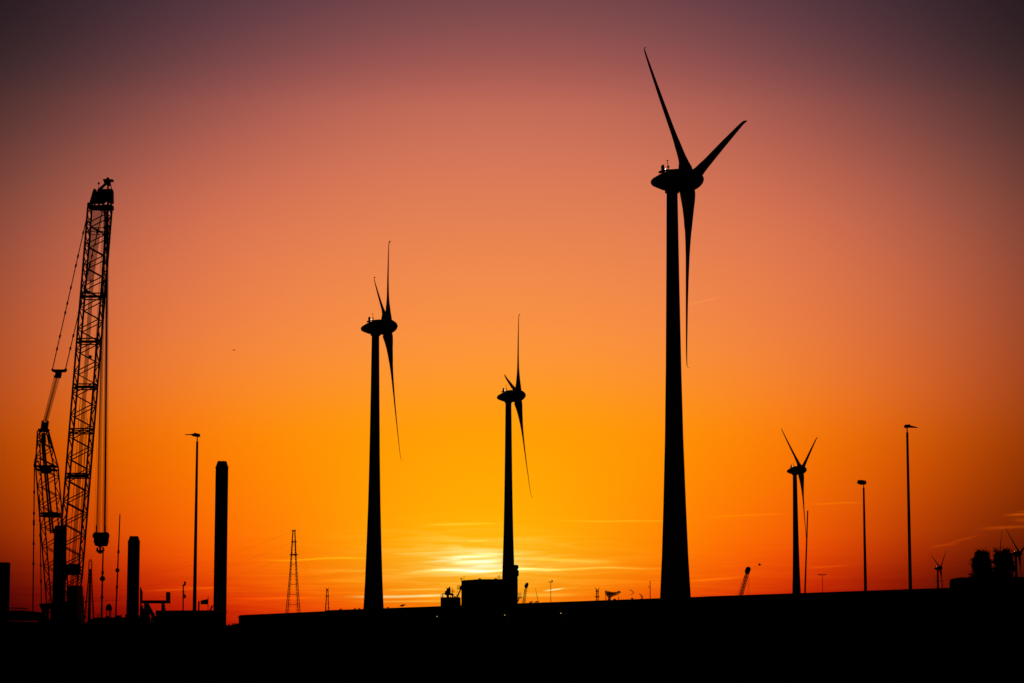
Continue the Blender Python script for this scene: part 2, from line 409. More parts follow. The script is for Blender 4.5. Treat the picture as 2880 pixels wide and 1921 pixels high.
def child(name, me, parent, mtx):
    o = bpy.data.objects.new(name, me); col.objects.link(o); o.parent = parent; o.matrix_local = mtx; return o
def turbine(label, hub_px, D, heading, th):
    h = W(hub_px[0], hub_px[1], D)
    al = R(heading)                                 # heading of the nose, from +X towards +Y
    ax = Vector((math.cos(al), math.sin(al), 0)); hh = Vector((math.sin(al), -math.cos(al), 0)); zz = Vector((0, 0, 1))
    a = ax * math.cos(TILT) + zz * math.sin(TILT); up = zz * math.cos(TILT) - ax * math.sin(TILT)
    base = h - ax * 4.0; base.z = 0
    t = thing('wind_turbine', label, 'wind turbine', base, 'white three-bladed wind turbines of one kind')
    sz = (h.z - 2.2) / 98.4
    child('tower', TOWER, t, Matrix.Scale(sz, 4, (0, 0, 1)))
    child('yaw_collar', COLLAR, t, Matrix.Translation((0, 0, (sz - 1) * 98.4)))
    loc = h - base
    side = a.cross(up)
    nm = Matrix((( side.x, a.x, up.x, loc.x), (side.y, a.y, up.y, loc.y), (side.z, a.z, up.z, loc.z), (0, 0, 0, 1)))
    nac = child('nacelle', NACELLE, t, nm)
    for nme, me in (('roof_deck', DECK), ('beacon_housing', BEACONBOX), ('beacon', BEACON), ('wind_mast', MAST)):
        child(nme, me, nac, Matrix.Identity(4))
    for i_, (yy, sx_) in enumerate(((-4.95, 1.2), (-4.0, .7), (-3.55, .5), (-3.1, .6), (-2.75, .5))):
        child('roof_vent', VENT, nac, Matrix.Translation((.2 * (-1) ** i_, yy, 2.34)) @ Matrix.Diagonal((1, .9, sx_, 1)))
    child('spinner', SPINNER, t, nm)
    for q in range(3):
        ang_ = R(th + 120 * q)
        rr = up * math.cos(ang_) + hh * math.sin(ang_)
        tt = (up * -math.sin(ang_) + hh * math.cos(ang_)) * -1
        a2 = a * math.cos(CONE) - rr * math.sin(CONE); r2 = rr * math.cos(CONE) + a * math.sin(CONE)
        mm = Matrix(((-tt.x, a2.x, r2.x, loc.x), (-tt.y, a2.y, r2.y, loc.y), (-tt.z, a2.z, r2.z, loc.z), (0, 0, 0, 1)))
        child('blade', BLADE, t, mm)
    return t
turbine('largest and nearest wind turbine, its tower rising right of the middle', (1942.2, 505.6), 495.5, 11.1, 85)
turbine('second largest wind turbine, left of the low sun, one blade hanging to the right', (1092.7, 918.5), 738.6, 6.8, 60)
turbine('wind turbine standing behind the block shaped plant building beside the sun', (1458.6, 1112.6), 940, 6.0, 47.5)
turbine('wind turbine with a thin pole close beside its hanging blade', (2255, 1321.8), 1340, 8.2, 69)
turbine('tiny far wind turbine between the right tall lamp post and the poplars', (2645.3, 1597.7), 3200, 6.8, 58)
turbine('small wind turbine cut by the right edge, beside the right poplar', (2868, 1557), 2390, 7.0, 70)
turbine('wind turbine mostly hidden behind the two poplars, one blade pointing up', (2811, 1581), 2750, 7.0, 33)

# ------------------------------------------------------------------ long flood wall / quay shed in the middle
A2 = W(680, 1730, 365); B2 = W(2696, 1653, 186)
A2.z = B2.z = 0
def wall_at(x):
    r = ray(x, 1700); k = r.x / r.y
    d = B2 - A2; t = (k * A2.y - A2.x) / (d.x - k * d.y)
    return A2 + d * t
def wall_pt(x, y):
    q = wall_at(x); return W(x, y, q.y)
nrm = Vector((B2.y - A2.y, -(B2.x - A2.x), 0)).normalized()
if nrm.y < 0: nrm = -nrm
def shed(name, label, xa, ya, xb, yb, depth, proud=0.0):
    a, b_ = wall_pt(xa, ya), wall_pt(xb, yb)
    a0, b0 = Vector((a.x, a.y, 0)), Vector((b_.x, b_.y, 0))
    t = thing(name, label, 'shed', (a0 + b0) / 2, 'long low sheds along the quay')
    dn = nrm * depth; m = MB(); lip = Vector((0, 0, .35))
    f = [a0, b0, b_ - lip, a - lip]; bk = [p + dn for p in f]
    m.add(f + bk, [(0, 1, 2, 3), (7, 6, 5, 4), (0, 4, 5, 1), (3, 2, 6, 7), (0, 3, 7, 4), (1, 5, 6, 2)]); m.build('wall', M['clad'], t)
    o_ = nrm * -.25; e = (b_ - a).normalized() * .0
    f = [a - lip * .98 + o_ - e, b_ - lip * .98 + o_ + e, b_ + o_ + e, a + o_ - e]; bk = [p + dn + nrm * .5 for p in f]
    MB().add(f + bk, [(0, 1, 2, 3), (7, 6, 5, 4), (0, 4, 5, 1), (3, 2, 6, 7), (0, 3, 7, 4), (1, 5, 6, 2)]).build('roof', M['clad'], t)
    L = (b0 - a0).length; dirv = (b0 - a0).normalized(); k = max(2, int(L / 6))
    for i in range(k + 1):
        p_ = a0 + dirv * (L - .5) * i / k + dirv * .25 - nrm * .06
        zt = a.z + (b_.z - a.z) * i / k - .4
        mm = MB(); mm.box((p_.x, p_.y, zt / 2), (.28, .28, zt)); mm.build('wall_post', M['galv'], t)
    return t
shed('quay_shed', 'lowest left end section of the long black shed, starting beside the tall pile', 680, 1730, 919, 1719, 22)
shed('quay_shed', 'long middle section of the black shed with three small wall lights', 919, 1716.5, 1992, 1677.8, 24)
shed('quay_shed', 'right section of the long black shed below the right lamp posts', 1992, 1677.3, 2990, 1642, 26)

# small wall lights
for x, y, lb in ((1237, 1734, 'tiny warm wall light below the small machinery block'), (1428, 1730, 'tiny warm wall light below the big plant block'),
                 (1586, 1725, 'tiny warm wall light below the T shaped lamp mast')):
    q = wall_pt(x, y) - nrm * .35
    t = thing('wall_light', lb, 'lamp', q, 'lights on the shed wall')
    MB().box((q.x, q.y + .16, q.z + .06), (.22, .28, .1)).build('housing', M['galv'], t)
    MB().ball(q, .055, 8, .6).build('lens', M['lamp'], t)
# gulls and vents along the roof edge
rnd = random.Random(21)
def bird_mesh(b_, c, L, fly=False):
    c = Vector(c)
    b_.lathe([(-L * .5, .01), (-L * .3, L * .09), (0, L * .17), (L * .25, L * .13), (L * .36, L * .09), (L * .45, L * .1), (L * .52, L * .05), (L * .62, .005)], c, (1, .1, .25), 8)
    if fly:
        for sg in (-1, 1):
            y = sg * L * .8
            b_.add([c + Vector((L * .15, 0, .03)), c + Vector((-L * .15, 0, .03)), c + Vector((-L * .3, y * .6, L * .35)), c + Vector((-L * .1, y, L * .15)), c + Vector((L * .1, y * .55, L * .36))],
                   [(0, 1, 2, 4), (2, 3, 4)])
    else:
        b_.tube(c + Vector((0, .04, -L * .12)), c + Vector((0, .04, -L * .42)), L * .03, L * .03, 4)
def bird(label, x, y, D, L, fly, grp):
    c = W(x, y, D); bb = MB(); bird_mesh(bb, c, L, fly)
    o = bb.build('bird', M['bird'], org=c); tag(o, label, 'bird', grp)
for x, y, lb in ((958, 1713.6, 'bird sitting on the shed roof just left of the second turbine tower'), (1131, 1703, 'large bird shape on the shed roof between second turbine and plant'),
                 (1493, 1693.5, 'bird on the shed roof just right of the far crane'), (1509, 1692.6, 'bird on the shed roof at the foot of the thin leaning mast')):
    q = wall_at(x); bird(lb, x, y, q.y + 1.0, .45 if x != 1131 else .75, False, 'birds resting on the roof')
for x, lb in ((998, 'left of two small roof caps just before the second turbine tower'), (1010, 'right of two small roof caps just before the second turbine tower'),
              (1091, 'single roof cap just right of the second turbine tower'), (1778, 'flat roof cap near the wisp of steam')):
    q = wall_at(x); yy = 1716.5 - (x - 919) * .03606
    c = W(x, yy, q.y + 2); bb = MB()
    bb.tube(c - Vector((0, 0, .25)), c + Vector((0, 0, .08)), .09, .09, 8).lathe([(.06, .15), (.1, .15), (.15, .04)], c, (0, 0, 1), 10)
    tag(bb.build('roof_vent', M['galv'], org=c), lb, 'vent', 'caps on the shed roof')
bird('bird in flight right of the far lattice crane', 2136, 1589, 260, .42, True, 'birds in the air')
bird('tiny dark bird alone in the left sky above the chamfered pile', 658, 985, 420, .4, True, 'birds in the air')

# ------------------------------------------------------------------ plant building beside the sun
DP = 430
root = thing('plant_building', 'big black block shaped plant building in front of a turbine tower', 'building', (W(1377, 1700, DP).x, DP, 0))
def pz(outline, name, m, th=8, D=DP, parent=None, dy=0): return MB().prism(outline, D + dy, th).build(name, m, parent)
gy = 1836
pz([(1297.5, gy), (1297.5, 1633), (1350, 1629.6), (1456.4, 1629.6), (1456.4, gy)], 'wall', M['clad'], 18, parent=root)
pz([(1296.8, 1634.6), (1296.8, 1632.4), (1350, 1628.8), (1440, 1628.6), (1440, 1630.6)], 'roof_edge', M['galv'], 18.6, parent=root, dy=-.3)
pz([(1440, 1640), (1440, 1588.6), (1455.6, 1588.6), (1458.8, 1594.5), (1456, 1600), (1456, 1602.5), (1459, 1605), (1459.3, 1617), (1456, 1620), (1456, 1640)], 'elevator_head', M['clad'], 5, parent=root, dy=2)
pf = MB(); pf.prism([(1456, 1681.8), (1467.6, 1681.8), (1467.6, 1679.8), (1456, 1679.8)], DP, 3); pf.build('side_platform', M['galv'], root)
for k in range(5):
    x = 1457.5 + k * 2.4
    for dy in (.1, 2.9): rod('railing', W(x, 1680, DP + dy), W(x, 1667.5, DP + dy), .022, root, M['galv'])
for y in (1667.5, 1672, 1676): rod('railing', W(1456, y, DP + .1), W(1467.4, y, DP + .1), .022, root, M['galv'])
rod('bracket', W(1456.3, 1692, DP + .3), W(1460, 1682, DP + .3), .1, root, M['steel']); rod('bracket', W(1456.3, 1692, DP + 2.6), W(1460, 1682, DP + 2.6), .1, root, M['steel'])
for x in (1297.6, 1349, 1394):
    c = W(x, 1630.5, DP + 6); MB().tube(c, c + Vector((0, 0, .16)), .07).lathe([(.12, .25), (.2, .25), (.28, .05)], c, (0, 0, 1), 10).build('roof_vent', M['galv'], root)
rod('antenna', W(1305, 1634, DP + 5), W(1305, 1620.5, DP + 5), .03, root, M['steel']); rod('antenna', W(1303.8, 1622, DP + 5), W(1306.4, 1622, DP + 5), .02, root, M['steel'])
for k in range(5): rod('ladder_cage', W(1399.4 + k * 1.9, 1630, DP + 7), W(1399.4 + k * 1.9, 1619, DP + 7), .02, root, M['galv'])
for y in (1619, 1624): rod('ladder_cage', W(1399.4, y, DP + 7), W(1407, y, DP + 7), .02, root, M['galv'])
# hoist on the left face
pz([(1297.5, 1646), (1294.5, 1648), (1292.2, 1653), (1292.4, 1656.5), (1295.6, 1658), (1297.5, 1660)], 'hoist', M['steel'], 2, parent=root, dy=1)
pz([(1285.8, 1656.4), (1285.8, 1655), (1297.4, 1655), (1297.4, 1656.4)], 'hoist_platform', M['galv'], 2, parent=root, dy=.6)
for k in range(4): rod('railing', W(1286.2 + k * 2.2, 1655, DP + .7), W(1286.2 + k * 2.2, 1646, DP + .7), .022, root, M['galv'])
for y in (1646, 1650.5): rod('railing', W(1286, y, DP + .7), W(1294, y, DP + .7), .022, root, M['galv'])
rod('conveyor', W(1284.4, 1680, DP + 1), W(1296.6, 1655, DP + 1), .1, root, M['steel'])
pz([(1283.4, 1680.5), (1286.8, 1680.5), (1297, 1657), (1294.2, 1656)], 'chute', M['steel'], 1.2, parent=root, dy=1.2)
rod('stay', W(1284, 1668, DP + .8), W(1288, 1656, DP + .8), .025, root, M['galv'])

root = thing('machinery_block', 'small low block topped with machinery, left of the plant building', 'building', (W(1265, 1700, DP).x, DP, 0))
pz([(1239, gy), (1239, 1680), (1292, 1679.2), (1292, gy)], 'wall', M['clad'], 10, parent=root)
pz([(1255.6, 1679), (1257, 1672), (1259, 1676), (1263, 1678.8)], 'machine_foot', M['steel'], 2, parent=root, dy=2)
pz([(1250.5, 1672.5), (1250.6, 1668), (1252, 1662), (1253, 1661), (1256, 1661), (1256, 1654.2), (1261, 1654.2), (1262.5, 1651.2), (1264, 1649.5), (1265.8, 1652), (1265.6, 1668), (1273, 1668.4), (1276, 1672),
    (1274, 1675), (1268, 1674), (1262, 1673), (1262, 1679.8), (1255.8, 1679.8), (1255.8, 1674)], 'filter_tower', M['steel'], 3.2, parent=root, dy=2)
for cx, cy, r in ((1273.4, 1677.4, 2.3), (1279, 1678, 2.0), (1253.4, 1671, 2.2), (1267.6, 1678.2, 1.3)):
    c = W(cx, cy, DP + 3); MB().lathe([(-.4, r * S(DP)), (.4, r * S(DP))], c, (0, 1, 0), 14).build('drum', M['steel'], root)
for x0 in (1239.6, 1242, 1244.6, 1282, 1284, 1290.5): rod('railing', W(x0, 1680, DP + .2), W(x0, 1671.4, DP + .2), .022, root, M['galv'])
rod('railing', W(1239, 1671.4, DP + .2), W(1250, 1671.4, DP + .2), .022, root, M['galv']); rod('railing', W(1280, 1671, DP + .2), W(1292, 1671, DP + .2), .022, root, M['galv'])
for y in (1659.6, 1662.5, 1665.4): rod('duct_rail', W(1266, y, DP + 2.5), W(1278, y, DP + 2.5), .03, root, M['galv'])
rod('antenna', W(1272.6, 1668, DP + 2.6), W(1272.6, 1655, DP + 2.6), .05, root, M['steel']); rod('antenna', W(1277.6, 1668, DP + 2.6), W(1277.6, 1659.6, DP + 2.6), .03, root, M['steel'])
rod('spout', W(1244.5, 1669.4, DP + 1), W(1250.8, 1670.6, DP + 1), .07, root, M['steel']); rod('stand', W(1245.5, 1680, DP + 1), W(1245.2, 1672.5, DP + 1), .09, root, M['steel'])
rod('walkway', W(1292, 1683.4, DP + 1), W(1297.4, 1683.4, DP + 1), .03, root, M['galv'])
for y in (1697, 1701.5): rod('stair_rail', W(1292, y - 1, DP + 1), W(1297.4, y + 3, DP + 1), .05, root, M['steel'])

# ------------------------------------------------------------------ lamp posts
def lamp_post(label, top, bot, D, r0, r1, arms, head):
    a = W(top[0], top[1], D); b_ = Vector((a.x, D, 0))
    t = thing('lamp_post', label, 'lamp post', b_, 'tall tapered lamp posts')
    MB().lathe([(0, r0), (a.z * .5, (r0 + r1) / 2 * .97), (a.z - .35, r1)], b_, n=20).build('pole', M['galv'], t, smooth=True)
    MB().tube(a - Vector((0, 0, .4)), a + Vector((0, 0, .1)), r1 * .55, r1 * .5, 10).build('neck', M['galv'], t)
    for nm, m, out, th, dy in head: MB().prism(out, D + dy, th).build(nm, m, t)
    return t
lamp_post('tall lamp post on the left, its lamp pointing left, between the pile pair', (554.8, 1231, ), None, 221, .20, .1, None,
          [('luminaire', M['galv'], [(537, 1223.5), (539, 1220), (545, 1219.3), (546, 1217.3), (551, 1217.3), (552, 1219), (560, 1219.6), (561.4, 1222), (561, 1227), (557, 1228.4), (549, 1227.4), (541, 1226)], .5, -.25),
           ('lamp_arm', M['galv'], [(520, 1221.3), (541, 1220.8), (541, 1223.6), (520, 1222.6)], .3, -.15)])
lamp_post('tallest right lamp post, its pointed lamp reaching right', (2551.3, 1205), None, 212, .185, .1, None,
          [('luminaire', M['galv'], [(2544.8, 1199.5), (2545.4, 1195), (2549, 1193.6), (2554, 1194), (2556, 1192.8), (2559, 1193.6), (2560, 1196), (2560, 1201.6), (2553, 1202.8), (2547, 1202.4)], .5, -.25),
           ('lamp_arm', M['galv'], [(2558, 1195.5), (2570, 1198.6), (2582.8, 1202), (2580, 1202.9), (2558, 1202.4)], .3, -.15)])
lamp_post('shorter right lamp post with a stubby rounded box head', (2429, 1364), None, 284, .235, .11, None,
          [('luminaire', M['galv'], [(2411.6, 1356), (2414, 1354), (2414, 1350), (2426, 1350), (2434, 1351.6), (2436.6, 1354), (2436.6, 1361.6), (2425, 1362.8), (2416, 1360.6)], .7, -.35)])

# thin straight pole beside the fourth turbine
c = W(2271.6, 1437, 330); b_ = W(2264, 1668, 330); d = (b_ - c); b_ = c + d * (c.z / (-d.z))
t = tag(MB().tube(b_, c, .14, .085, 10).tube(c, c + (c - b_).normalized() * .05, .1, .1, 8).build('flag_pole', M['galv'], smooth=True, org=b_), 'bare slightly leaning pole against the hanging blade of a turbine', 'pole')

def tee_lamp(label, x, ytop, D, half_w, wires=False, tilt=0):
    a = W(x, ytop, D); b_ = Vector((a.x, D, 0)); s_ = S(D)
    t = thing('lamp_mast', label, 'lamp mast', b_, 'double headed lamp masts far behind the shed')
    MB().tube(b_, a, 1.0 * s_, .7 * s_, 8).build('pole', M['galv'], t)
    for sg in (-1, 1):
        MB().prism([(x + sg * 1, ytop + 1.6), (x + sg * 1, ytop - .4), (x + sg * half_w * .6, ytop - 1.4 - tilt), (x + sg * half_w, ytop - .6 - tilt), (x + sg * half_w * .5, ytop + 1.2)], D - .3, .8).build('luminaire', M['galv'], t)
    return t
tee_lamp('double headed lamp mast right of the plant building', 1549, 1636.5, 700, 7.2)
rod('lamp_arm', W(1551, 1635, 700), W(1554, 1632.6, 700), .2, bpy.data.objects[-1] if False else [o for o in col.objects if o.name.startswith('lamp_mast')][-1], M['galv'])
tee_lamp('double headed lamp mast between the leaning pole and the stubby lamp post', 2313, 1616, 620, 14)
tee_lamp('small double headed lamp mast crossing the far turbine tower', 2637, 1634, 1400, 7.5)
tee_lamp('small double headed lamp mast crossing the far turbine blade', 2649, 1634, 1380, 6.5)

# mast with side arm, far thin mast
a = W(1828.4, 1634, 600); b_ = Vector((a.x, 600, 0))
t = thing('camera_mast', 'thin mast with a small side bracket left of the nearest turbine', 'mast', b_)
MB().tube(b_, a, .13, .09, 8).build('pole', M['galv'], t); MB().ball(W(1828.2, 1635.6, 600), .13, 10).build('head', M['steel'], t)
MB().path([W(1828.4, 1655, 600), W(1825, 1651, 600), W(1824, 1648, 600)], .05).ball(W(1823.8, 1648, 600), .1, 8).build('bracket', M['steel'], t)
a = W(1505.6, 1655, 900); b_ = W(1515, 1697, 900); d = b_ - a; b_ = a + d * (a.z / -d.z)
tag(MB().tube(b_, a, .32, .05, 8).build('leaning_mast', M['galv'], org=b_), 'thin mast leaning left above the shed, right of the far crane', 'mast')

# ------------------------------------------------------------------ lattice helpers
def ring(c, w, d, yaw):
    ex = Vector((math.cos(yaw), math.sin(yaw), 0)); ey = Vector((-math.sin(yaw), math.cos(yaw), 0))
    return [c + ex * (sx * w / 2) + ey * (sy * d / 2) for sx, sy in ((-1, -1), (1, -1), (1, 1), (-1, 1))]
def lattice_mesh(levels, rc, rb, xb=False, horiz=True, diag=True):        # levels: list of 4-point rings
    m = MB()
    for a, b_ in zip(levels, levels[1:]):
        for i in range(4): m.tube(a[i], b_[i], rc, rc, 4)
    for k, (a, b_) in enumerate(zip(levels, levels[1:])):
        for i in range(4):
            j = (i + 1) % 4
            if horiz: m.tube(a[i], a[j], rb, rb, 3)
            if diag:
                if xb: m.tube(a[i], b_[j], rb, rb, 3); m.tube(a[j], b_[i], rb, rb, 3)
                elif k % 2: m.tube(a[i], b_[j], rb, rb, 3)
                else: m.tube(a[j], b_[i], rb, rb, 3)
    return m

# ------------------------------------------------------------------ power pylons
def pylon(label, x, D, ytop, wtop, wbase, plats, horns, yaw=.25, rc=2.3, n=16, mast=None):
    s_ = S(D); top = W(x, ytop, D); base = Vector((top.x, D, 0)); H = top.z
    t = thing('power_pylon', label, 'pylon', base, 'far lattice river crossing pylons')
    prof = [(0, wbase), (H * .30, wbase * .74), (H * .60, wbase * .42), (H * .82, wbase * .25), (H, wtop)]
    def wd(z):
        for (z0, w0), (z1, w1) in zip(prof, prof[1:]):
            if z <= z1: return w0 + (w1 - w0) * (z - z0) / (z1 - z0)
        return prof[-1][1]
    lv = [ring(base + Vector((0, 0, z)), wd(z) * s_, wd(z) * s_, yaw) for z in [H * i / n for i in range(n + 1)]]
    for i in range(4):
        leg = MB()
        for a, b_ in zip(lv, lv[1:]): leg.tube(a[i], b_[i], rc * s_ * .5, rc * s_ * .45, 6)
        leg.build('leg', M['galv'], t)
    m = MB()
    for k, (a, b_) in enumerate(zip(lv, lv[1:])):
        for i in range(4):
            j = (i + 1) % 4; r_ = .34 * s_
            (m.tube(a[i], a[j], r_, r_, 3) if k % 3 == 0 else None); mid = (a[i] + a[j]) / 2
            m.tube(mid.lerp(a[i], .6), b_[i], r_, r_, 3); m.tube(mid.lerp(a[j], .6), b_[j], r_, r_, 3)
            m.tube(mid.lerp(b_[i], .7), a[i], r_, r_, 3); m.tube(mid.lerp(b_[j], .7), a[j], r_, r_, 3)
    m.build('bracing', M['galv'], t, kind='stuff')
    for y, hw, h in plats:
        c = W(x, y, D); mm = MB(); w2 = hw * s_
        mm.box((c.x, c.y, c.z), (w2 * 1.25, w2 * 1.25, h * s_))
        mm.tube(c + Vector((-w2, 0, -.2 * s_)), c + Vector((w2, 0, -.2 * s_)), .95 * s_, .95 * s_, 5)
        for sg in (-1, 1): mm.tube(c + Vector((sg * w2 * .9, 0, 0)), c + Vector((sg * w2 * .45, 0, 5 * s_)), .35 * s_, .35 * s_, 4)
        mm.build('cross_arm', M['galv'], t)
    if horns:
        for sg in (-1, 1):
            c = top + Vector((0, 0, 0)); e = c + Vector((sg * horns * s_, 0, horns * 1.35 * s_))
            mm = MB(); mm.tube(c, e, .85 * s_, .5 * s_, 5); mm.tube(c + Vector((0, 0, -3 * s_)), e, .6 * s_, .45 * s_, 4); mm.build('horn', M['galv'], t)
    return t
pylon('tall lattice pylon with three small platforms, left of the second turbine', 826.5, 2600, 1493, 6, 46, [(1493, 6, 4.0), (1524, 8.5, 3.2), (1560, 12.5, 3.6)], 0, rc=1.9, n=34)
pylon('small far pylon with V shaped horns between tall pylon and second turbine', 920.5, 5000, 1659, 4.5, 24, [(1661, 3, 2), (1676, 5, 2)], 4.6, rc=1.2, n=14)
pylon('small far pylon with V shaped horns beside the dark steam cloud', 1679.8, 5000, 1661, 4.5, 22, [(1663, 5, 1.8), (1678, 6.5, 2)], 6, rc=1.2, n=14)
t = pylon('dense dark lattice tower seen between crane boom and hook pole', 254.3, 3400, 1577, 7.6, 36, [(1633, 5.5, 1.5)], 0, rc=1.9, n=22)
MB().lathe([(0, 2.6), (1, 2.6), (40, 2.2), (H_ := W(254, 1600, 3400).z, 1.3)], (t.location.x, 3400, 0), n=10).build('lift_shaft', M['galv'], t)
for dx in (-3, 0, 3): rod('antenna', W(254.3 + dx, 1580, 3400), W(254.3 + dx, 1573, 3400), .45, t, M['galv'])

# sagging conductors left and right of the tall pylon
def wire(label, p0, p1, sag, grp='sagging power lines'):
    pts = []
    for i in range(25):
        t_ = i / 24; q = p0.lerp(p1, t_); q.z -= sag * 4 * t_ * (1 - t_); pts.append(q)
    o = MB().path(pts, .045, 4).build('power_line', M['rope'], org=p0); tag(o, label, 'power line', grp)
for (x0, y0), (x1, y1), sg, lb in (((817, 1561), (100, 1690), 22, 'lower power line sagging left from the tall pylon'), ((821, 1525), (90, 1655), 22, 'middle power line sagging left from the tall pylon'),
                                    ((824, 1493), (80, 1622), 22, 'upper power line sagging left from the tall pylon'),
                                    ((836, 1562), (918, 1662), 14, 'lower power line sagging right to the small pylon'), ((832, 1526), (921, 1660), 14, 'upper power line sagging right to the small pylon')):
    wire(lb, W(x0, y0, 2600), W(x1, y1, 3200 if x1 < 500 else 5000), sg)

# ------------------------------------------------------------------ far lattice cranes
def far_crane(label, head, foot, D, w0, w1, guys, rc=.75):
    s_ = S(D); a = W(*head, D); b_ = W(*foot, D); d = b_ - a; b0 = a + d * ((a.z - 1.5) / -d.z)
    base = Vector((b0.x, D, 0)); t = thing('lattice_crane', label, 'crane', base, 'far lattice boom cranes')
    n_ = 22; lv = [ring(b0.lerp(a, i / n_), (w0 + (w1 - w0) * i / n_) * s_, (w0 + (w1 - w0) * i / n_) * s_, .5) for i in range(n_ + 1)]
    lattice_mesh(lv, rc * s_, rc * .45 * s_, xb=True).build('boom', M['crane'], t, kind='stuff')
    hd = MB(); hd.lathe([(-2.6 * s_, 1), (-2.6 * s_, 5 * s_), (2.6 * s_, 5 * s_), (2.6 * s_, 1)], W(head[0], head[1] - 3, D), (0, 1, 0), 10)
    hd.lathe([(-1.6 * s_, 1), (-1.6 * s_, 3.2 * s_), (1.6 * s_, 3.2 * s_), (1.6 * s_, 1)], W(head[0] + 2.2, head[1] - 9, D), (0, 1, 0), 10)
    hd.prism([(head[0] - 5.2, head[1] - 2), (head[0] - 5, head[1] - 7.5), (head[0] - 2, head[1] - 8), (head[0] + 6.4, head[1] - 4.6), (head[0] + 4, head[1] + .4), (head[0] - 4, head[1] + .5)], D - 2 * s_, 4 * s_)
    hd.build('boom_head', M['crane'], t)
    MB().box((base.x + 4 * s_ * 2, D, 2.2), (14 * s_, 12 * s_, 3.2)).box((base.x - 4 * s_, D - 3 * s_, 3.2), (5 * s_, 5 * s_, 4.4)).build('crane_house', M['crane'], t)
    for sg in (-1, 1): MB().box((base.x + 4 * s_, D + sg * 7 * s_, .6), (20 * s_, 3 * s_, 1.2)).build('track', M['steel'], t)
    for (x0, y0), (x1, y1) in guys: rod('rope', W(x0, y0, D), W(x1, y1, D), .30 * s_, t, M['rope'], 4)
    return t
far_crane('far lattice crane leaning right, between nearest turbine and fourth turbine', (2102, 1610), (2084, 1675), 900, 9, 6.6,
          [((2097, 1612), (2071, 1676)), ((2099, 1612), (2076, 1676)), ((2104, 1611), (2102.5, 1676)), ((2106, 1610), (2107, 1676))])
far_crane('small far crane just right of the plant building', (1480, 1652), (1473, 1697), 1500, 6.0, 4.2,
          [((1476, 1655), (1467, 1698)), ((1477.4, 1655), (1470, 1698)), ((1482, 1655), (1477, 1697))], .34)

# ------------------------------------------------------------------ steam clouds over the far industry
def smoke(name, label, blobs, D, m, vox):
    b_ = MB(); rnd = random.Random(len(blobs)); c0 = W(blobs[0][0], blobs[0][1], D)
    s_ = S(D)
    for x, y, r in blobs:
        c = W(x, y, D + rnd.uniform(-2, 2) * s_); b_.ball(c, r * 1.4 * s_, 10, .95)
    o = b_.build(name, m, org=c0); o['label'] = label; o['category'] = 'smoke'; o['group'] = 'steam over far industry'
    md = o.modifiers.new('merge', 'REMESH'); md.mode = 'VOXEL'; md.voxel_size = vox * s_
    tx = bpy.data.textures.new(name, 'CLOUDS'); tx.noise_scale = 3 * s_; tx.noise_depth = 3
    dm = o.modifiers.new('billow', 'DISPLACE'); dm.texture = tx; dm.strength = 1.8 * s_; dm.mid_level = .35; dm.texture_coords = 'LOCAL'
    return o
smoke('steam_cloud', 'dark ragged steam cloud low over the shed roof, right of the small pylon',
      [(1704, 1663, 2.4), (1705, 1667, 2.6), (1708, 1669, 3.4), (1712, 1670, 4.2), (1716, 1671, 4.6), (1721, 1670, 4.4), (1726, 1669.5, 3.8), (1731, 1668.5, 3.0), (1735, 1667.6, 2.6), (1740, 1665.5, 3.0),
       (1743, 1664.8, 2.4), (1739, 1670, 1.9), (1735, 1672, 1.8), (1713, 1676, 3.6), (1713.5, 1681, 3.2), (1713.5, 1686, 3.2), (1713.5, 1691, 3.6), (1709.5, 1674.5, 2.8), (1718, 1674.5, 4.0), (1724, 1673.5, 3.4), (1707, 1665, 2.6), (1729.5, 1672, 2.8), (1712, 1667, 3.4)], 2600, M['smoke'], .9)
smoke('steam_wisp', 'thin hooked wisp of steam right of the dark steam cloud',
      [(1772, 1660, 1.5), (1774.5, 1659.5, 1.7), (1777, 1662, 1.7), (1779.5, 1664, 1.8), (1781.5, 1666.4, 1.8), (1780.4, 1669, 1.6), (1777.4, 1671.4, 1.4), (1774.8, 1673.4, 1.3)], 2600, M['wisp'], .6)
smoke('steam_plume', 'small leaning plume of steam left of the thin bracket mast',
      [(1799, 1670.6, 1.7), (1801.4, 1673, 2.0), (1803.6, 1675.6, 2.3), (1805.4, 1678.4, 2.6), (1806.4, 1681.4, 3.0), (1806, 1685, 3.4), (1804, 1688, 3.0)], 2600, M['wisp'], .8)
# stacks under the steam
for x, y, w, lb in ((1703.6, 1668, 1.7, 'slender stack under the left end of the steam cloud'), (1728.5, 1684, 2.4, 'short stack with a flared cap below the steam cloud'), (1740, 1678, 1.4, 'slender stack under the right end of the steam cloud')):
    a = W(x, y, 2620); r_ = w * S(2620) * .5
    o = MB().lathe([(0, r_ * 1.5), (a.z - 3, r_ * 1.05), (a.z - 2.4, r_ * (2.6 if w > 2 else 1.3)), (a.z, r_ * (2.8 if w > 2 else 1.2))], (a.x, a.y, 0), n=14).build('chimney_stack', M['conc'], org=(a.x, a.y, 0))
    tag(o, lb, 'chimney', 'far industrial stacks')

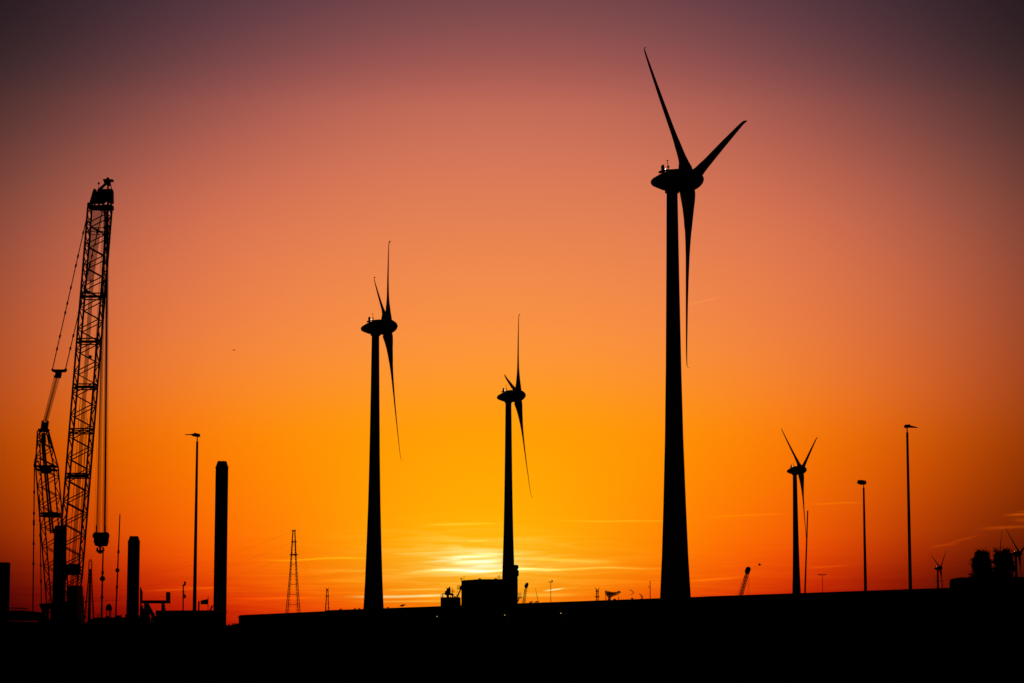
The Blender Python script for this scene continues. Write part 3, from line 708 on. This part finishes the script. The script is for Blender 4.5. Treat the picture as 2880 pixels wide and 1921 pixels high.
# ------------------------------------------------------------------ right side: container block, poplars
DB = 196
root = thing('rounded_cabin', 'black box shaped cabin with a rounded upper corner at the right, before the poplars', 'cabin', (W(2800, 1700, DB).x, DB, 0))
MB().prism([(2689.4, 1870), (2689.4, 1634), (2690.4, 1629), (2693, 1626), (2697, 1625), (2960, 1623), (2960, 1870)], DB, 3.0).build('body', M['clad'], root)
MB().prism([(2700, 1626.2), (2700, 1623.9), (2960, 1621.9), (2960, 1624.2)], DB - .08, 3.16).build('roof_edge', M['galv'], root)
for k in range(6): MB().prism([(2705 + k * 40, 1860), (2705 + k * 40, 1636), (2708 + k * 40, 1636), (2708 + k * 40, 1860)], DB - .05, .1).build('wall_rib', M['galv'], root)

def poplar(label, x, ytop, D, outline, seed, nleaf=27000):
    rnd = random.Random(seed); s_ = S(D); top = W(x, ytop, D); base = Vector((top.x, D, 0)); H = top.z
    t = thing('poplar_tree', label, 'tree', base, 'columnar poplars at the right')
    tr = MB(); pts = [base + Vector((rnd.uniform(-.15, .15), rnd.uniform(-.15, .15), H * i / 8 * .93)) for i in range(9)]; pts[0] = base.copy()
    for i in range(8): tr.tube(pts[i], pts[i + 1], .42 * (1 - i / 9), .42 * (1 - (i + 1) / 9), 8)
    tips = []
    for i in range(190):
        f_ = rnd.uniform(.12, .97); p0 = base + Vector((0, 0, H * f_ * .93)); a_ = rnd.uniform(0, 6.283)
        yy = 1810 - (p0.z - EYE) / s_
        hw = half(outline, yy) * s_
        rr = hw * rnd.uniform(.55, 1.0)
        e = p0 + Vector((math.cos(a_) * rr, math.sin(a_) * rr, rnd.uniform(.8, 2.6))); e.z = min(e.z, H * .99)
        tr.tube(p0, e, .07, .02, 4); tips.append((p0, e))
    tr.build('trunk', M['bark'], t)
    cr = MB()
    cl = []
    for p0, e in tips:
        for q in range(3): cl.append((p0.lerp(e, rnd.uniform(.45, 1.05)), rnd.uniform(.35, .75)))
    for x_, y_, r_ in outline['tops']: 
        for q in range(5):
            yy = y_ + r_ + q * r_ * 1.1
            cl.append((W(x_ + rnd.uniform(-.4, .4), yy, D + rnd.uniform(-.5, .5)), r_ * s_ * 1.0))
    for i in range(nleaf):
        c, r_ = cl[i % len(cl)]
        v = Vector((rnd.gauss(0, .5), rnd.gauss(0, .5), rnd.gauss(0, .62))) * r_
        p_ = c + v
        a_ = Vector((rnd.gauss(0, 1), rnd.gauss(0, 1), rnd.gauss(0, 1))).normalized(); b2 = a_.orthogonal().normalized(); l = rnd.uniform(.2, .42)
        cr.add([p_ - a_ * l * .5, p_ + b2 * l * .4, p_ + a_ * l * .6, p_ - b2 * l * .4], [(0, 1, 2, 3)])
    cr.build('crown', M['leaf'], t)
    return t
def half(o, y):
    rows = o['rows']
    if y <= rows[0][0]: return rows[0][1]
    for (y0, w0), (y1, w1) in zip(rows, rows[1:]):
        if y <= y1: return w0 + (w1 - w0) * (y - y0) / (y1 - y0)
    return rows[-1][1]
poplar('left of the two black poplars, with three pointed tops', 2761, 1552, 500, dict(rows=[(1552, 3), (1562, 11), (1578, 20), (1600, 27), (1640, 35), (1700, 36), (1820, 26)],
       tops=[(2745, 1556, 4), (2754, 1549, 5), (2776, 1553, 6), (2765, 1560, 5), (2738, 1570, 4), (2785, 1577, 4)]), 4)
poplar('right of the two black poplars, rounder and slightly taller, before a hidden turbine', 2823, 1547, 505, dict(rows=[(1547, 3), (1557, 13), (1573, 23), (1600, 29), (1640, 35), (1700, 36), (1820, 26)],
       tops=[(2822, 1545, 6), (2830, 1548, 6), (2804, 1550, 4), (2838, 1560, 5), (2799, 1560, 4), (2846, 1580, 3)]), 9, 30000)
# low bush clump at the right edge
rnd = random.Random(14); c0 = Vector((W(2886, 1650, 420).x, 420, 0)); ztop = W(2886, 1636, 420).z
t = thing('bush', 'dark round bush cut off by the right edge of the picture', 'bush', c0)
m = MB(); m.tube(c0, c0 + Vector((0, 0, ztop * .7)), .3, .1, 8)
cl = []
for i in range(40):
    a_ = rnd.uniform(0, 6.28); f_ = rnd.uniform(.2, .95); e = c0 + Vector((math.cos(a_) * 1.5 * (1.1 - f_), math.sin(a_) * 1.5 * (1.1 - f_), ztop * f_)); cl.append(e); m.tube(c0 + Vector((0, 0, ztop * f_ * .7)), e, .05, .02, 4)
m.build('trunk', M['bark'], t); m = MB()
for i in range(3000):
    p_ = cl[i % 40] + Vector((rnd.gauss(0, .4), rnd.gauss(0, .4), rnd.gauss(0, .35))); a_ = Vector((rnd.gauss(0, 1), rnd.gauss(0, 1), rnd.gauss(0, 1))).normalized(); b2 = a_.orthogonal().normalized(); l = rnd.uniform(.1, .2)
    m.add([p_ - a_ * l, p_ + b2 * l * .6, p_ + a_ * l, p_ - b2 * l * .6], [(0, 1, 2, 3)])
m.build('crown', M['leaf'], t)

# ------------------------------------------------------------------ left: work platform, piles, crane
DC = 430; sC = S(DC)
root = thing('work_platform', 'low black deck under the crane at the left', 'platform', (W(150, 1750, DC).x, DC, 0))
MB().prism([(-90, 1838), (-90, 1745), (224, 1751), (224, 1838)], DC - 14, 30).build('deck', M['steel'], root)
MB().prism([(-90, 1744.5), (-90, 1718), (60, 1717), (96, 1722), (99, 1736), (104, 1745)], DC - 6, 12).build('deck_house', M['clad'], root)
for k in range(8): rod('railing', W(30 + k * 6.6, 1719, DC - 5.5), W(30 + k * 6.6, 1709.5, DC - 5.5), .05, root, M['galv'])
rod('railing', W(28, 1709.6, DC - 5.5), W(78, 1711, DC - 5.5), .1, root, M['galv'])
root = thing('moored_barge', 'long flat barge deck behind the hook pole and the short pile', 'barge', (W(330, 1750, 470).x, 470, 0))
MB().prism([(256, 1830), (240, 1760), (240, 1752), (258, 1740), (266, 1737), (352, 1736), (352, 1727.5), (362, 1727), (430, 1752), (430, 1830)], 462, 16).build('hull', M['steel'], root)
for x, y, w in ((274, 1726, 2.4), (278.6, 1726, 2.0), (342, 1728, 2.0), (319, 1726, 1.2)):
    a = W(x, y, 466); MB().tube(W(x, 1738, 466), a, w * S(466) * .5, w * S(466) * .5, 8).build('deck_vent', M['steel'], root)
for x0, x1, y in ((297, 304, 1731.5), (327, 336, 1730)): MB().prism([(x0, 1738), (x0, y), (x1, y), (x1, 1738)], 464, 2).build('deck_box', M['steel'], root)

# domed tank on legs
t = thing('domed_tank', 'small round tank on thin legs between the two ball topped poles', 'tank', (W(306.5, 1735, 480).x, 480, 6.9))
z0 = W(306, 1717, 480); r_ = 8.9 * S(480)
MB().lathe([(-.05, r_ * .72), (0, r_ * .8), (.12, r_), (.5, r_), (.72, r_ * .93), (.95, r_ * .78), (1.15, r_ * .55), (1.26, r_ * .28), (1.3, 0)], z0, n=20).build('drum', M['clad'], t, smooth=True)
for x in (299.5, 307.4, 311.6): rod('leg', Vector((W(x, 1737, 480).x, 480, W(x, 1737, 480).z - .4)), W(x, 1716, 480), .06 if x < 305 else .11, t, M['steel'])

# ball topped poles
def ball_pole(label, top, bot, ball, br, D, r):
    a, b_ = W(*top, D), W(*bot, D); t = thing('signal_pole', label, 'pole', b_, 'ball topped signal poles')
    MB().tube(b_, a, r, r * .62, 10).build('pole', M['steel'], t, smooth=True)
    MB().ball(W(*ball, D), br * S(D), 18).build('ball', M['steel'], t, smooth=True)
    for f_ in (.28, .62): c = b_.lerp(a, f_); MB().tube(c, c + (a - b_).normalized() * .6, r * 1.35, r * 1.35, 10).build('clamp', M['galv'], t)
    return t
ball_pole('signal pole with a black ball, rising under the crane hook', (290.2, 1538), (285.4, 1742), (288.3, 1627.4), 7.6, 455, .2)
ball_pole('signal pole with a black ball left of the short pile, thin tip above it', (337.4, 1446), (325.4, 1738), (330.3, 1604), 6.2, 458, .165)

# piles
def pile(label, x0, x1, ytop, D, cap, group='big round steel piles', n=16, capk=.72, capped=True):
    xm = (x0 + x1) / 2; a = W(xm, ytop, D); s_ = S(D); r_ = (x1 - x0) / 2 * s_; b_ = Vector((a.x, D, 0))
    t = thing('steel_pile', label, 'pile', b_, group)
    zc = a.z - cap * s_
    MB().lathe([(0, r_ * 1.02), (zc, r_ * .985)], b_, n=40).build('shaft', M['pile'], t, smooth=True)
    if capped:
        MB().lathe([(zc + .003, r_ * .98), (a.z - .06, r_ * capk), (a.z, r_ * capk * .98), (a.z + .001, .05)], b_, n=8).build('cap', M['steel'], t)
        MB().lathe([(zc - .12, r_ * 1.0), (zc - .12, r_ * 1.05), (zc, r_ * 1.06), (zc + .001, r_ * 1.0)], b_, n=40).build('rim', M['steel'], t)
        for k in range(6):
            a_ = k * 1.047; c = b_ + Vector((math.cos(a_) * r_ * .6, math.sin(a_) * r_ * .6, a.z)); MB().tube(c, c + Vector((0, 0, .07)), .06, .06, 6).build('bolt', M['steel'], t)
    return t
pile('tallest pile with a chamfered cap, standing alone left of the shed', 606.5, 642.6, 1297.5, 400, 16)
pile('middle sized pile with a chamfered cap, between the ball pole and the lamp post', 360, 394, 1508.5, 410, 14)
pile('pile right in front of the crane boom foot', 152, 188.4, 1478.5, 405, 9, capk=.86)
pile('wide pile cut off by the left edge of the picture', -24, 29, 1582, 390, 3, capk=.93)

# pipe davit structure beside the middle pile
DD = 408
root = thing('pipe_gantry', 'pipe gantry with a raised square end right of the middle pile', 'gantry', (W(440, 1740, DD).x, DD, 0))
pz([(396, 1697), (396, 1688.4), (476.8, 1688.4), (476.8, 1697)], 'beam', M['steel'], 1.2, D=DD, parent=root)
pz([(466.8, 1688.2), (466.8, 1665.2), (476.8, 1665.2), (476.8, 1688.2)], 'end_post', M['steel'], 1.1, D=DD, parent=root, dy=.05)
pz([(405, 1830), (405, 1697.2), (415, 1697.2), (419, 1712), (421, 1830)], 'support', M['steel'], 1.0, D=DD, parent=root, dy=.1)
pz([(452, 1830), (454, 1697.2), (461, 1697.2), (463.4, 1718), (464, 1830)], 'support', M['steel'], 1.0, D=DD, parent=root, dy=.1)
pz([(411, 1697), (417, 1697), (440, 1740), (437, 1756), (432, 1752)], 'brace', M['steel'], .5, D=DD, parent=root, dy=.3)
pz([(393.6, 1700), (393.6, 1650), (399.6, 1664), (399.6, 1688), (396, 1700)], 'cover_plate', M['steel'], .6, D=DD, parent=root, dy=-.5)
pz([(393, 1830), (393, 1700), (396.6, 1711.5), (412, 1712), (416, 1760), (418, 1830)], 'pump_house', M['steel'], 3, D=DD, parent=root, dy=1.3)
rod('railing', W(415, 1726.5, DD + 1), W(440, 1724, DD + 1), .05, root, M['galv'])
for x in (421, 427, 435): rod('railing', W(x, 1760, DD + 1), W(x, 1735 if x < 430 else 1744, DD + 1), .12, root, M['galv'])

# low shed left of the tall pile, with signal post, flag and small items
DS = 330
root = thing('low_shed', 'low flat shed between the pipe gantry and the tallest pile', 'shed', (W(522, 1750, DS).x, DS, 0))
pz([(438, 1845), (438, 1718.6), (606, 1718.2), (612, 1718.2), (612, 1845)], 'wall', M['clad'], 10, D=DS, parent=root)
pz([(437.4, 1719.6), (437.4, 1717), (613, 1716.4), (613, 1719.4)], 'roof', M['galv'], 10.6, D=DS, parent=root, dy=-.3)
DT = DS + 5
b_ = W(515, 1717, DT); t = thing('signal_post', 'thin post with two small signal boxes left of the left lamp post', 'signal', b_)
rod('pole', b_ - Vector((0, 0, .1)), W(515.2, 1645, DT), .09, t, M['steel'], 8)
pz([(515, 1648), (515, 1645), (517, 1642), (517.4, 1635.6), (521, 1635), (522, 1638), (521, 1646.5), (517, 1648)], 'signal_box', M['steel'], .4, D=DT, parent=t, dy=-.2)
pz([(517, 1682.4), (517, 1672), (521.2, 1671.6), (521.8, 1682.4)], 'signal_box', M['steel'], .4, D=DT, parent=t, dy=-.2)
MB().path([W(515.2, 1660, DT), W(517.6, 1663, DT), W(518, 1668, DT), W(517, 1672, DT)], .035, 5).build('cable', M['rope'], t)
b_ = W(585, 1717, DT); t = thing('flag_staff', 'small dark flag on a thin staff right of the left lamp post', 'flag', b_)
rod('staff', b_ - Vector((0, 0, .1)), W(585.4, 1677.5, DT), .05, t, M['steel'], 8)
fl = MB(); vs_ = []; nx = 9
for i in range(nx):
    f_ = i / (nx - 1); x = 584.6 - f_ * 21; yt = 1684.5 + f_ * 5; yb = 1700 - .3 * f_
    for y in (yt, (yt + yb) / 2, yb):
        q = W(x, y, DT); q.y += .18 * math.sin(f_ * 8); vs_.append(q)
fs_ = [(i * 3 + k, i * 3 + k + 1, i * 3 + k + 4, i * 3 + k + 3) for i in range(nx - 1) for k in range(2)]
fo = fl.add(vs_, fs_).build('flag', M['flag'], t); sm = fo.modifiers.new('thick', 'SOLIDIFY'); sm.thickness = .02
b_ = W(559, 1717, DT + 1); o = MB().tube(b_, W(559.4, 1693, DT + 1), .11, .11, 8).ball(W(559.4, 1693, DT + 1), .13, 8).build('roof_stub', M['steel'], org=b_); tag(o, 'short stub pole just right of the left lamp post', 'pole')
b_ = W(591, 1717, DT); t = thing('deck_davit', 'little tilted davit and forked bollard beside the tallest pile', 'davit', b_)
MB().tube(W(591.5, 1717.5, DT), W(596.5, 1703, DT), .12, .09, 8).tube(W(596.5, 1703, DT), W(597.4, 1711, DT), .05, .04, 6).build('arm', M['steel'], t)
mm = MB().tube(W(602, 1717.5, DT), W(602, 1705, DT), .09, .08, 8)
for sg in (-1, 1): mm.tube(W(602, 1709, DT), W(602 + sg * 2.6, 1701.5, DT), .06, .05, 6)
mm.tube(W(600, 1706, DT), W(604, 1706, DT), .05, .05, 6).build('bollard', M['steel'], t)

# bracket post at the shed's left end
DE = 362
root = thing('bollard_post', 'thick post with a ring bracket at the left end of the long shed', 'post', (W(675, 1760, DE).x, DE, 0))
pz([(671, 1845), (672.6, 1760), (670.6, 1741), (672, 1733), (672.6, 1731), (677.6, 1731), (678.6, 1738), (679.2, 1742), (679.4, 1845)], 'post', M['steel'], .8, D=DE, parent=root)
mm = MB(); c = W(670, 1734.6, DE + .3); rr = 2.3 * S(DE)
mm.path([c + Vector((math.cos(i * .5236) * rr, 0, math.sin(i * .5236) * rr)) for i in range(13)], .03, 6); mm.build('ring', M['steel'], root)

# far tower crane, thin jib
DJ = 2200; sJ = S(DJ)
b_ = W(235.5, 1700, DJ); base = Vector((b_.x, DJ, 0)); t = thing('tower_crane', 'far tower crane with a thin level jib behind the hook pole', 'crane', base)
tp = W(235.5, 1677, DJ)
lattice_mesh([ring(base.lerp(tp, i / 16), 2.2 * sJ, 2.2 * sJ, .3) for i in range(17)], .28 * sJ, .16 * sJ).build('mast', M['crane'], t, kind='stuff')
a, e = W(228, 1692.6, DJ), W(343, 1687.6, DJ)
lattice_mesh([ring(a.lerp(e, i / 40), 1.6 * sJ, 1.6 * sJ, .1) for i in range(41)], .3 * sJ, .14 * sJ).build('jib', M['crane'], t, kind='stuff')
MB().tube(W(210, 1694, DJ), W(228, 1692.6, DJ), .6 * sJ, .6 * sJ, 6).build('counter_jib', M['crane'], t)
MB().prism([(238, 1696), (238, 1691), (244, 1691), (244, 1696)], DJ, 4 * sJ).build('cab', M['crane'], t)
for q in ((290, 1690), (330, 1688), (212, 1694)): rod('tie', tp, W(q[0], q[1], DJ), .16 * sJ, t, M['rope'], 4)
rod('rope', W(298, 1690, DJ), W(298.6, 1726, DJ), .2 * sJ, t, M['rope'], 4)
# two slender masts behind the boom foot
DK = 600
for x, y, lb in ((231, 1706, 'pair of slender posts right of the crane boom foot, joined by a bar'),):
    t = thing('post_frame', lb, 'frame', (W(x, 1800, DK).x, DK, 0))
    for xx in (226.5, 230.5): rod('post', Vector((W(xx, 1700, DK).x, DK, 0)), W(xx, 1708, DK), .14, t, M['steel'], 8)
    MB().prism([(222, 1712), (222, 1707), (235, 1707), (235, 1712)], DK - .3, .6).build('cross_bar', M['steel'], t)
    rod('stay', W(234, 1709, DK), W(243, 1740, DK), .1, t, M['steel']); rod('stay', W(224, 1709, DK), W(216, 1730, DK), .1, t, M['steel'])
    rod('aerial', W(235, 1709, DK), W(236.5, 1675, DK), .06, t, M['steel'])

# ---- the big crane
base = Vector((W(190, 1790, DC).x, DC, W(190, 1748, DC).z))
crane = thing('crawler_crane', 'huge black lattice boom crane with hook block at the left', 'crane', base)
mC = M['crane']; mS = M['steel']
YAW = R(-1.5)
def empty_part(name, parent):
    o = bpy.data.objects.new(name, None); col.objects.link(o); o.parent = parent; o.empty_display_size = .3; return o
def lattice_parts(part, c0, c1, w0, w1, step, rc, rb, yaw, depth=None, cross_from=2.0):
    L = (c1 - c0).length; n_ = max(3, int(round(L / step)))
    lv = [ring(c0.lerp(c1, i / n_), w0 + (w1 - w0) * i / n_, (depth or w0) * (w0 + (w1 - w0) * i / n_) / w0, yaw) for i in range(n_ + 1)]
    for i in range(4): rod('chord', lv[0][i], lv[-1][i], rc, part, mC, 8)
    for k in range(n_):
        for i in range(4):
            j = (i + 1) % 4
            flip = (k + (1 if i >= 2 else 0)) % 2
            a, b2 = (lv[k][i], lv[k + 1][j]) if flip else (lv[k][j], lv[k + 1][i])
            rod('brace', a, b2, rb, part, mC, 6)
            if i in (1, 3) and k / n_ >= cross_from: rod('brace', *((lv[k][j], lv[k + 1][i]) if flip else (lv[k][i], lv[k + 1][j])), rb * .8, part, mC, 6)
    return lv
# boom: pivot, straight body, joint frames
P0 = W(186, 1745, DC); P1 = W(282, 575, DC)
bw = 58 * sC
foot = P0.lerp(P1, .10)
boom = empty_part('boom', crane)
lattice_parts(boom, P0, foot, bw * .72, bw, 2.0, .15, .08, YAW)
lattice_parts(boom, foot, P1, bw, bw * .99, 1.93, .18, .1, YAW, cross_from=.74)
dirB = (P1 - P0).normalized()
for y in (652, 838, 966, 1094, 1219, 1344, 1602):
    f_ = (1745 - y) / (1745 - 575); c = P0.lerp(P1, f_)
    jf = empty_part('joint_frame', crane)
    for off in (-.32, .32):
        rg = ring(c + dirB * off, bw, bw, YAW)
        for i in range(4): rod('cross_tube', rg[i], rg[(i + 1) % 4], .12 if y != 652 else .07, jf, mC, 6)
    if y not in (652, 1219):
        rg = ring(c, bw, bw, YAW)
        MB().tube((rg[0] + rg[3]) / 2 - dirB * .02, (rg[1] + rg[2]) / 2 - dirB * .02, .27, .27, 6).build('walkway', mS, jf)
# boom head: sheave housing and top frame
hd = empty_part('boom_head', crane)
MB().prism([(254.4, 568), (258, 553), (263.4, 537), (264.4, 530), (266.4, 529.4), (267, 536), (272, 538), (300, 537), (304, 534), (314.4, 532), (315, 568), (305, 568), (303, 563), (291, 563), (289, 568)], DC - 1.2, 2.2).build('housing', mC, hd)
MB().prism([(250, 586), (252, 577), (315, 575), (315, 586)], DC - 1.2, 2.2).build('cross_beam', mC, hd)
for x in (257, 266, 278, 290, 303, 312): rod('strut', W(x, 577, DC - 1), W(x + .6, 566, DC - 1), .17, hd, mC, 6); rod('strut', W(x, 577, DC + .8), W(x + .6, 566, DC + .8), .17, hd, mC, 6)
MB().prism([(273, 536), (275, 531), (315, 531), (315, 535)], DC - .8, 1.6).build('top_beam', mC, hd)
for a, b2, r_ in (((277, 533), (297, 516), .16), ((283, 533), (300, 517), .13), ((304, 532), (303, 512), .17), ((313.6, 532), (309, 509), .09)):
    rod('strut', W(*a, DC - .3), W(*b2, DC - .3), r_, hd, mC, 6)
MB().prism([(291.6, 514), (292, 508.6), (289.4, 506.6), (289.4, 503.4), (299, 502.8), (300, 498.6), (304.4, 498.2), (305.4, 501), (308, 503.6), (317, 504), (317, 508), (308.4, 508.2), (307, 518), (302.5, 520.5), (297, 517)], DC - .8, 1.4).build('sheave_bracket', mC, hd)
for dy in (-1.5, -.6, .5): 
    MB().lathe([(-.08, .6), (.08, .6)], W(296, 552, DC + dy - 1.0), (0, 1, 0), 20).build('sheave', mS, hd)
for a, b2 in (((249, 586), (264, 533)), ((249, 586), (264, 570)), ((251.6, 572), (264, 584)), ((255, 560), (264, 570)), ((249, 585), (314, 585))):
    for dy in (-1.0, 1.0): rod('head_brace', W(*a, DC + dy), W(*b2, DC + dy), .13, hd, mC, 6)
rod('anemometer', W(277.5, 532, DC), W(277.8, 512, DC), .04, hd, mS); MB().ball(W(277.8, 516, DC), .2, 8).tube(W(275, 513.4, DC), W(280.6, 513.4, DC), .04).build('vane', mS, hd)
for y, x in ((636, 305), (640, 296), (822, 246), (824, 287), (1003, 253), (1603, 205)):
    MB().prism([(x - 8, y), (x, y - 5.5), (x + 7, y), (x, y + 5.5)] if y != 1003 else [(x - 4, y - 4), (x + 4, y - 4), (x + 4, y + 4), (x - 4, y + 4)], DC - 1.0, .5).build('gusset', mC, boom)
# ropes inside the boom
for i in range(12):
    t_ = i / 11; rod('luffing_rope', W(264 + 27 * t_, 588, DC + .2), W(243 + 19 * t_, 792, DC + .2), .04, crane, M['rope'], 4)
for i in range(4):
    t_ = i / 3; rod('luffing_rope', W(254 + 9 * t_, 786, DC + .2), W(195 + 9 * t_, 1690, DC + .2), .06, crane, M['rope'], 4)
for x in (245, 262): rod('luffing_rope', W(x - 19, 1120 if x < 250 else 1150, DC), W(x - 60 if x < 250 else x - 44, 1700, DC), .05, crane, M['rope'], 4)
for x in (293, 297.5, 300): rod('hoist_rope', W(x, 590, DC + .5), W(x - 62, 1560, DC + .5), .035, crane, M['rope'], 4)
rod('ladder_rail', W(247, 1175, DC - 1.2), W(211, 1650, DC - 1.2), .045, crane, mS)
# hook block
hb = empty_part('hook_block', crane)
MB().prism([(262, 1513), (261.6, 1502), (264, 1498), (267, 1495.8), (269, 1498), (272, 1496.6), (275, 1498), (278, 1496.6), (281, 1498), (284, 1496.6), (287, 1498), (290, 1496.6), (293, 1498), (296, 1496.6), (299, 1495.8), (302.6, 1499), (304.4, 1503),
            (304, 1512), (302, 1514.4), (302.8, 1517), (302, 1526), (300, 1529), (299.6, 1533.4), (296, 1535.8), (270, 1535.8), (266, 1533), (265.6, 1529), (263.8, 1526), (263, 1517), (264.4, 1514.4)], DC - .7, 1.4).build('block_body', mS, hb)
for x in (271, 296): rod('rope_socket', W(x, 1498, DC), W(x, 1478, DC), .13, hb, mS, 8)
for i in range(5):
    MB().lathe([(-.06, .52), (.06, .52)], W(268 + i * 7.6, 1507, DC - .75), (0, 1, 0), 16).build('sheave', mS, hb)
rod('shank', W(282, 1536, DC), W(282, 1552, DC), .2, hb, mS, 8)
hk = MB(); 
for sg in (-1, 1):
    pts = [(0, 1552), (4, 1551.5), (7.5, 1549.6), (9, 1546), (8.6, 1542.6), (6.6, 1541)]
    for (x0, y0), (x1, y1), r0, r1 in zip(pts, pts[1:], (.25, .27, .26, .22, .17), (.27, .26, .22, .17, .1)):
        hk.tube(W(282 + sg * x0, y0, DC), W(282 + sg * x1, y1, DC), r0, r1, 8)
    hk.tube(W(282 + sg * 7.5, 1542.5, DC), W(282 + sg * 2, 1534, DC), .06, .06, 5)
hk.ball(W(282, 1552.6, DC), .36, 10).build('hook', mS, hb)
# hoist ropes
for i, (xt, xb, r_) in enumerate(((291, 265, .03), (294, 269.5, .045), (295.2, 272, .1), (296.4, 274.2, .05), (297.6, 276.4, .05), (298.4, 279, .04), (299.4, 281.4, .035), (300.6, 287, .045), (301.4, 290, .055), (302.2, 292.4, .055), (303, 294.6, .13), (304, 297, .06), (304.8, 299.6, .04), (305.6, 303, .03))):
    rod('hoist_rope', W(xt, 575, DC + .9), W(xb, 1499, DC + .2), r_ * .72, crane, M['rope'], 4)
# pendants, yoke, derrick ropes
for a, b2 in (((247, 598), (147.5, 1039)), ((287, 598), (184.4, 1038))):
    p_, q_ = W(*a, DC + (1.5 if a[0] > 260 else -1)), W(*b2, DC)
    rod('pendant', p_, q_, .085, crane, mS, 6)
    for f_ in (.12, .27, .33, .47, .57, .63, .78, .86):
        c = p_.lerp(q_, f_); rod('pendant_link', c, c + (q_ - p_).normalized() * .55, .17, crane, mS, 6)
yk = MB().prism([(144.4, 1041), (144.4, 1037), (147.6, 1036.4), (149.4, 1038.8), (181, 1038.8), (182.6, 1035.6), (185.4, 1035.8), (185.4, 1040), (182.4, 1045), (171, 1045.6), (170, 1049.6), (170.4, 1053), (169, 1056), (169, 1061.6), (151.4, 1061.6), (151.4, 1056), (154.8, 1054.6), (155, 1045.8), (147, 1045)], DC - .6, 1.2)
yk.build('yoke', mS, crane)
for i in range(8):
    t_ = i / 7; rod('derrick_rope', W(152.4 + 16 * t_, 1060, DC), W(121 + 12.6 * t_, 1186, DC), 0.034 if i not in (3, 4) else .055, crane, M['rope'], 4)
# derrick mast
dm = empty_part('derrick_mast', crane)
Q0, Q1, Q2 = W(166, 1735, DC), W(132, 1312, DC), W(121, 1212, DC)
lattice_parts(dm, Q0, Q1, 51 * sC, 51 * sC, 1.75, .13, .085, R(-4))
lattice_parts(dm, Q1, Q2, 51 * sC, 25 * sC, 1.5, .13, .085, R(-4))
for y, x in ((1312, 132), (1322, 133), (1445, 142.5), (1452, 143)):
    rg = ring(W(x, y, DC), 51 * sC, 51 * sC, R(-4))
    for i in range(4): rod('cross_tube', rg[i], rg[(i + 1) % 4], .16, dm, mC, 6)
MB().prism([(113, 1330), (113, 1314), (139, 1312), (141, 1326), (132, 1331)], DC - 1.2, 1.6).build('winch', mS, dm)
MB().prism([(120, 1452), (120, 1440), (160, 1440), (160, 1451)], DC - 1.2, 1.2).build('winch', mS, dm)
dh = empty_part('derrick_head', crane)
MB().prism([(106.6, 1210), (106.6, 1205.6), (114, 1205), (117, 1182), (119, 1182), (119, 1187), (131, 1187), (131.6, 1182), (134, 1183), (131, 1205), (135.4, 1205.6), (135.4, 1210), (131, 1216), (128, 1213.6), (114, 1213.6), (110, 1216)], DC - .7, 1.4).build('crosshead', mC, dh)
MB().prism([(115, 1245), (116.4, 1217), (125.6, 1217), (127, 1245)], DC - .5, 1.0).build('sheave_box', mS, dh)
rod('strut', W(145, 1262, DC), W(146.6, 1246, DC), .12, dh, mC); rod('strut', W(136, 1225, DC), W(146, 1262, DC), .12, dh, mC)
for x0, x1 in ((118, 131), (123.6, 138)): rod('derrick_rope', W(x0, 1245, DC), W(x1 + 12, 1500, DC), .18, crane, M['rope'], 4)
rod('spreader', W(97, 1299, DC), W(110, 1299, DC), .13, crane, mC)
rod('backstay', W(108.4, 1240, DC), W(97, 1299, DC), .09, crane, mS); rod('backstay', W(97, 1299, DC), W(92.5, 1720, DC), .12, crane, mS); rod('backstay', W(111, 1390, DC), W(116.4, 1700, DC), .1, crane, mS)
for y in (1305, 1380, 1440, 1462, 1470, 1525, 1582): 
    x = 97 - (y - 1299) * .0107; rod('backstay_link', W(x, y, DC), W(x, y + 8, DC), .2, crane, mS)
for y in (1460, 1502, 1586, 1631): 
    x = 111 + (y - 1390) * .0174; rod('backstay_link', W(x, y, DC), W(x, y + 8, DC), .19, crane, mS)
# foot: winches, house, counterweight tray, tracks
ft = empty_part('crane_house', crane)
MB().prism([(140, 1752), (142, 1704), (150, 1700), (188, 1690), (188, 1648), (216, 1646), (218, 1700), (221, 1752)], DC - 3, 6).build('machine_house', mC, ft)
MB().prism([(188, 1617), (188, 1590), (194, 1585), (222, 1586), (221, 1617)], DC - 1.5, 1.6).build('boom_winch', mS, ft)
MB().prism([(110, 1701), (111.6, 1698), (116, 1697), (143, 1696.6), (143, 1713), (122, 1713), (126, 1735), (121.6, 1735), (115, 1713)], DC - 2, 4).build('counterweight_tray', mC, ft)
for x in (128, 136): rod('tray_post', W(x, 1712, DC), W(x, 1748, DC), .14, ft, mS)
for dy in (-4.2, 4.2): MB().prism([(104, 1752), (108, 1741), (226, 1741), (230, 1752)], DC + dy - .7, 1.4).build('track', mS, crane)
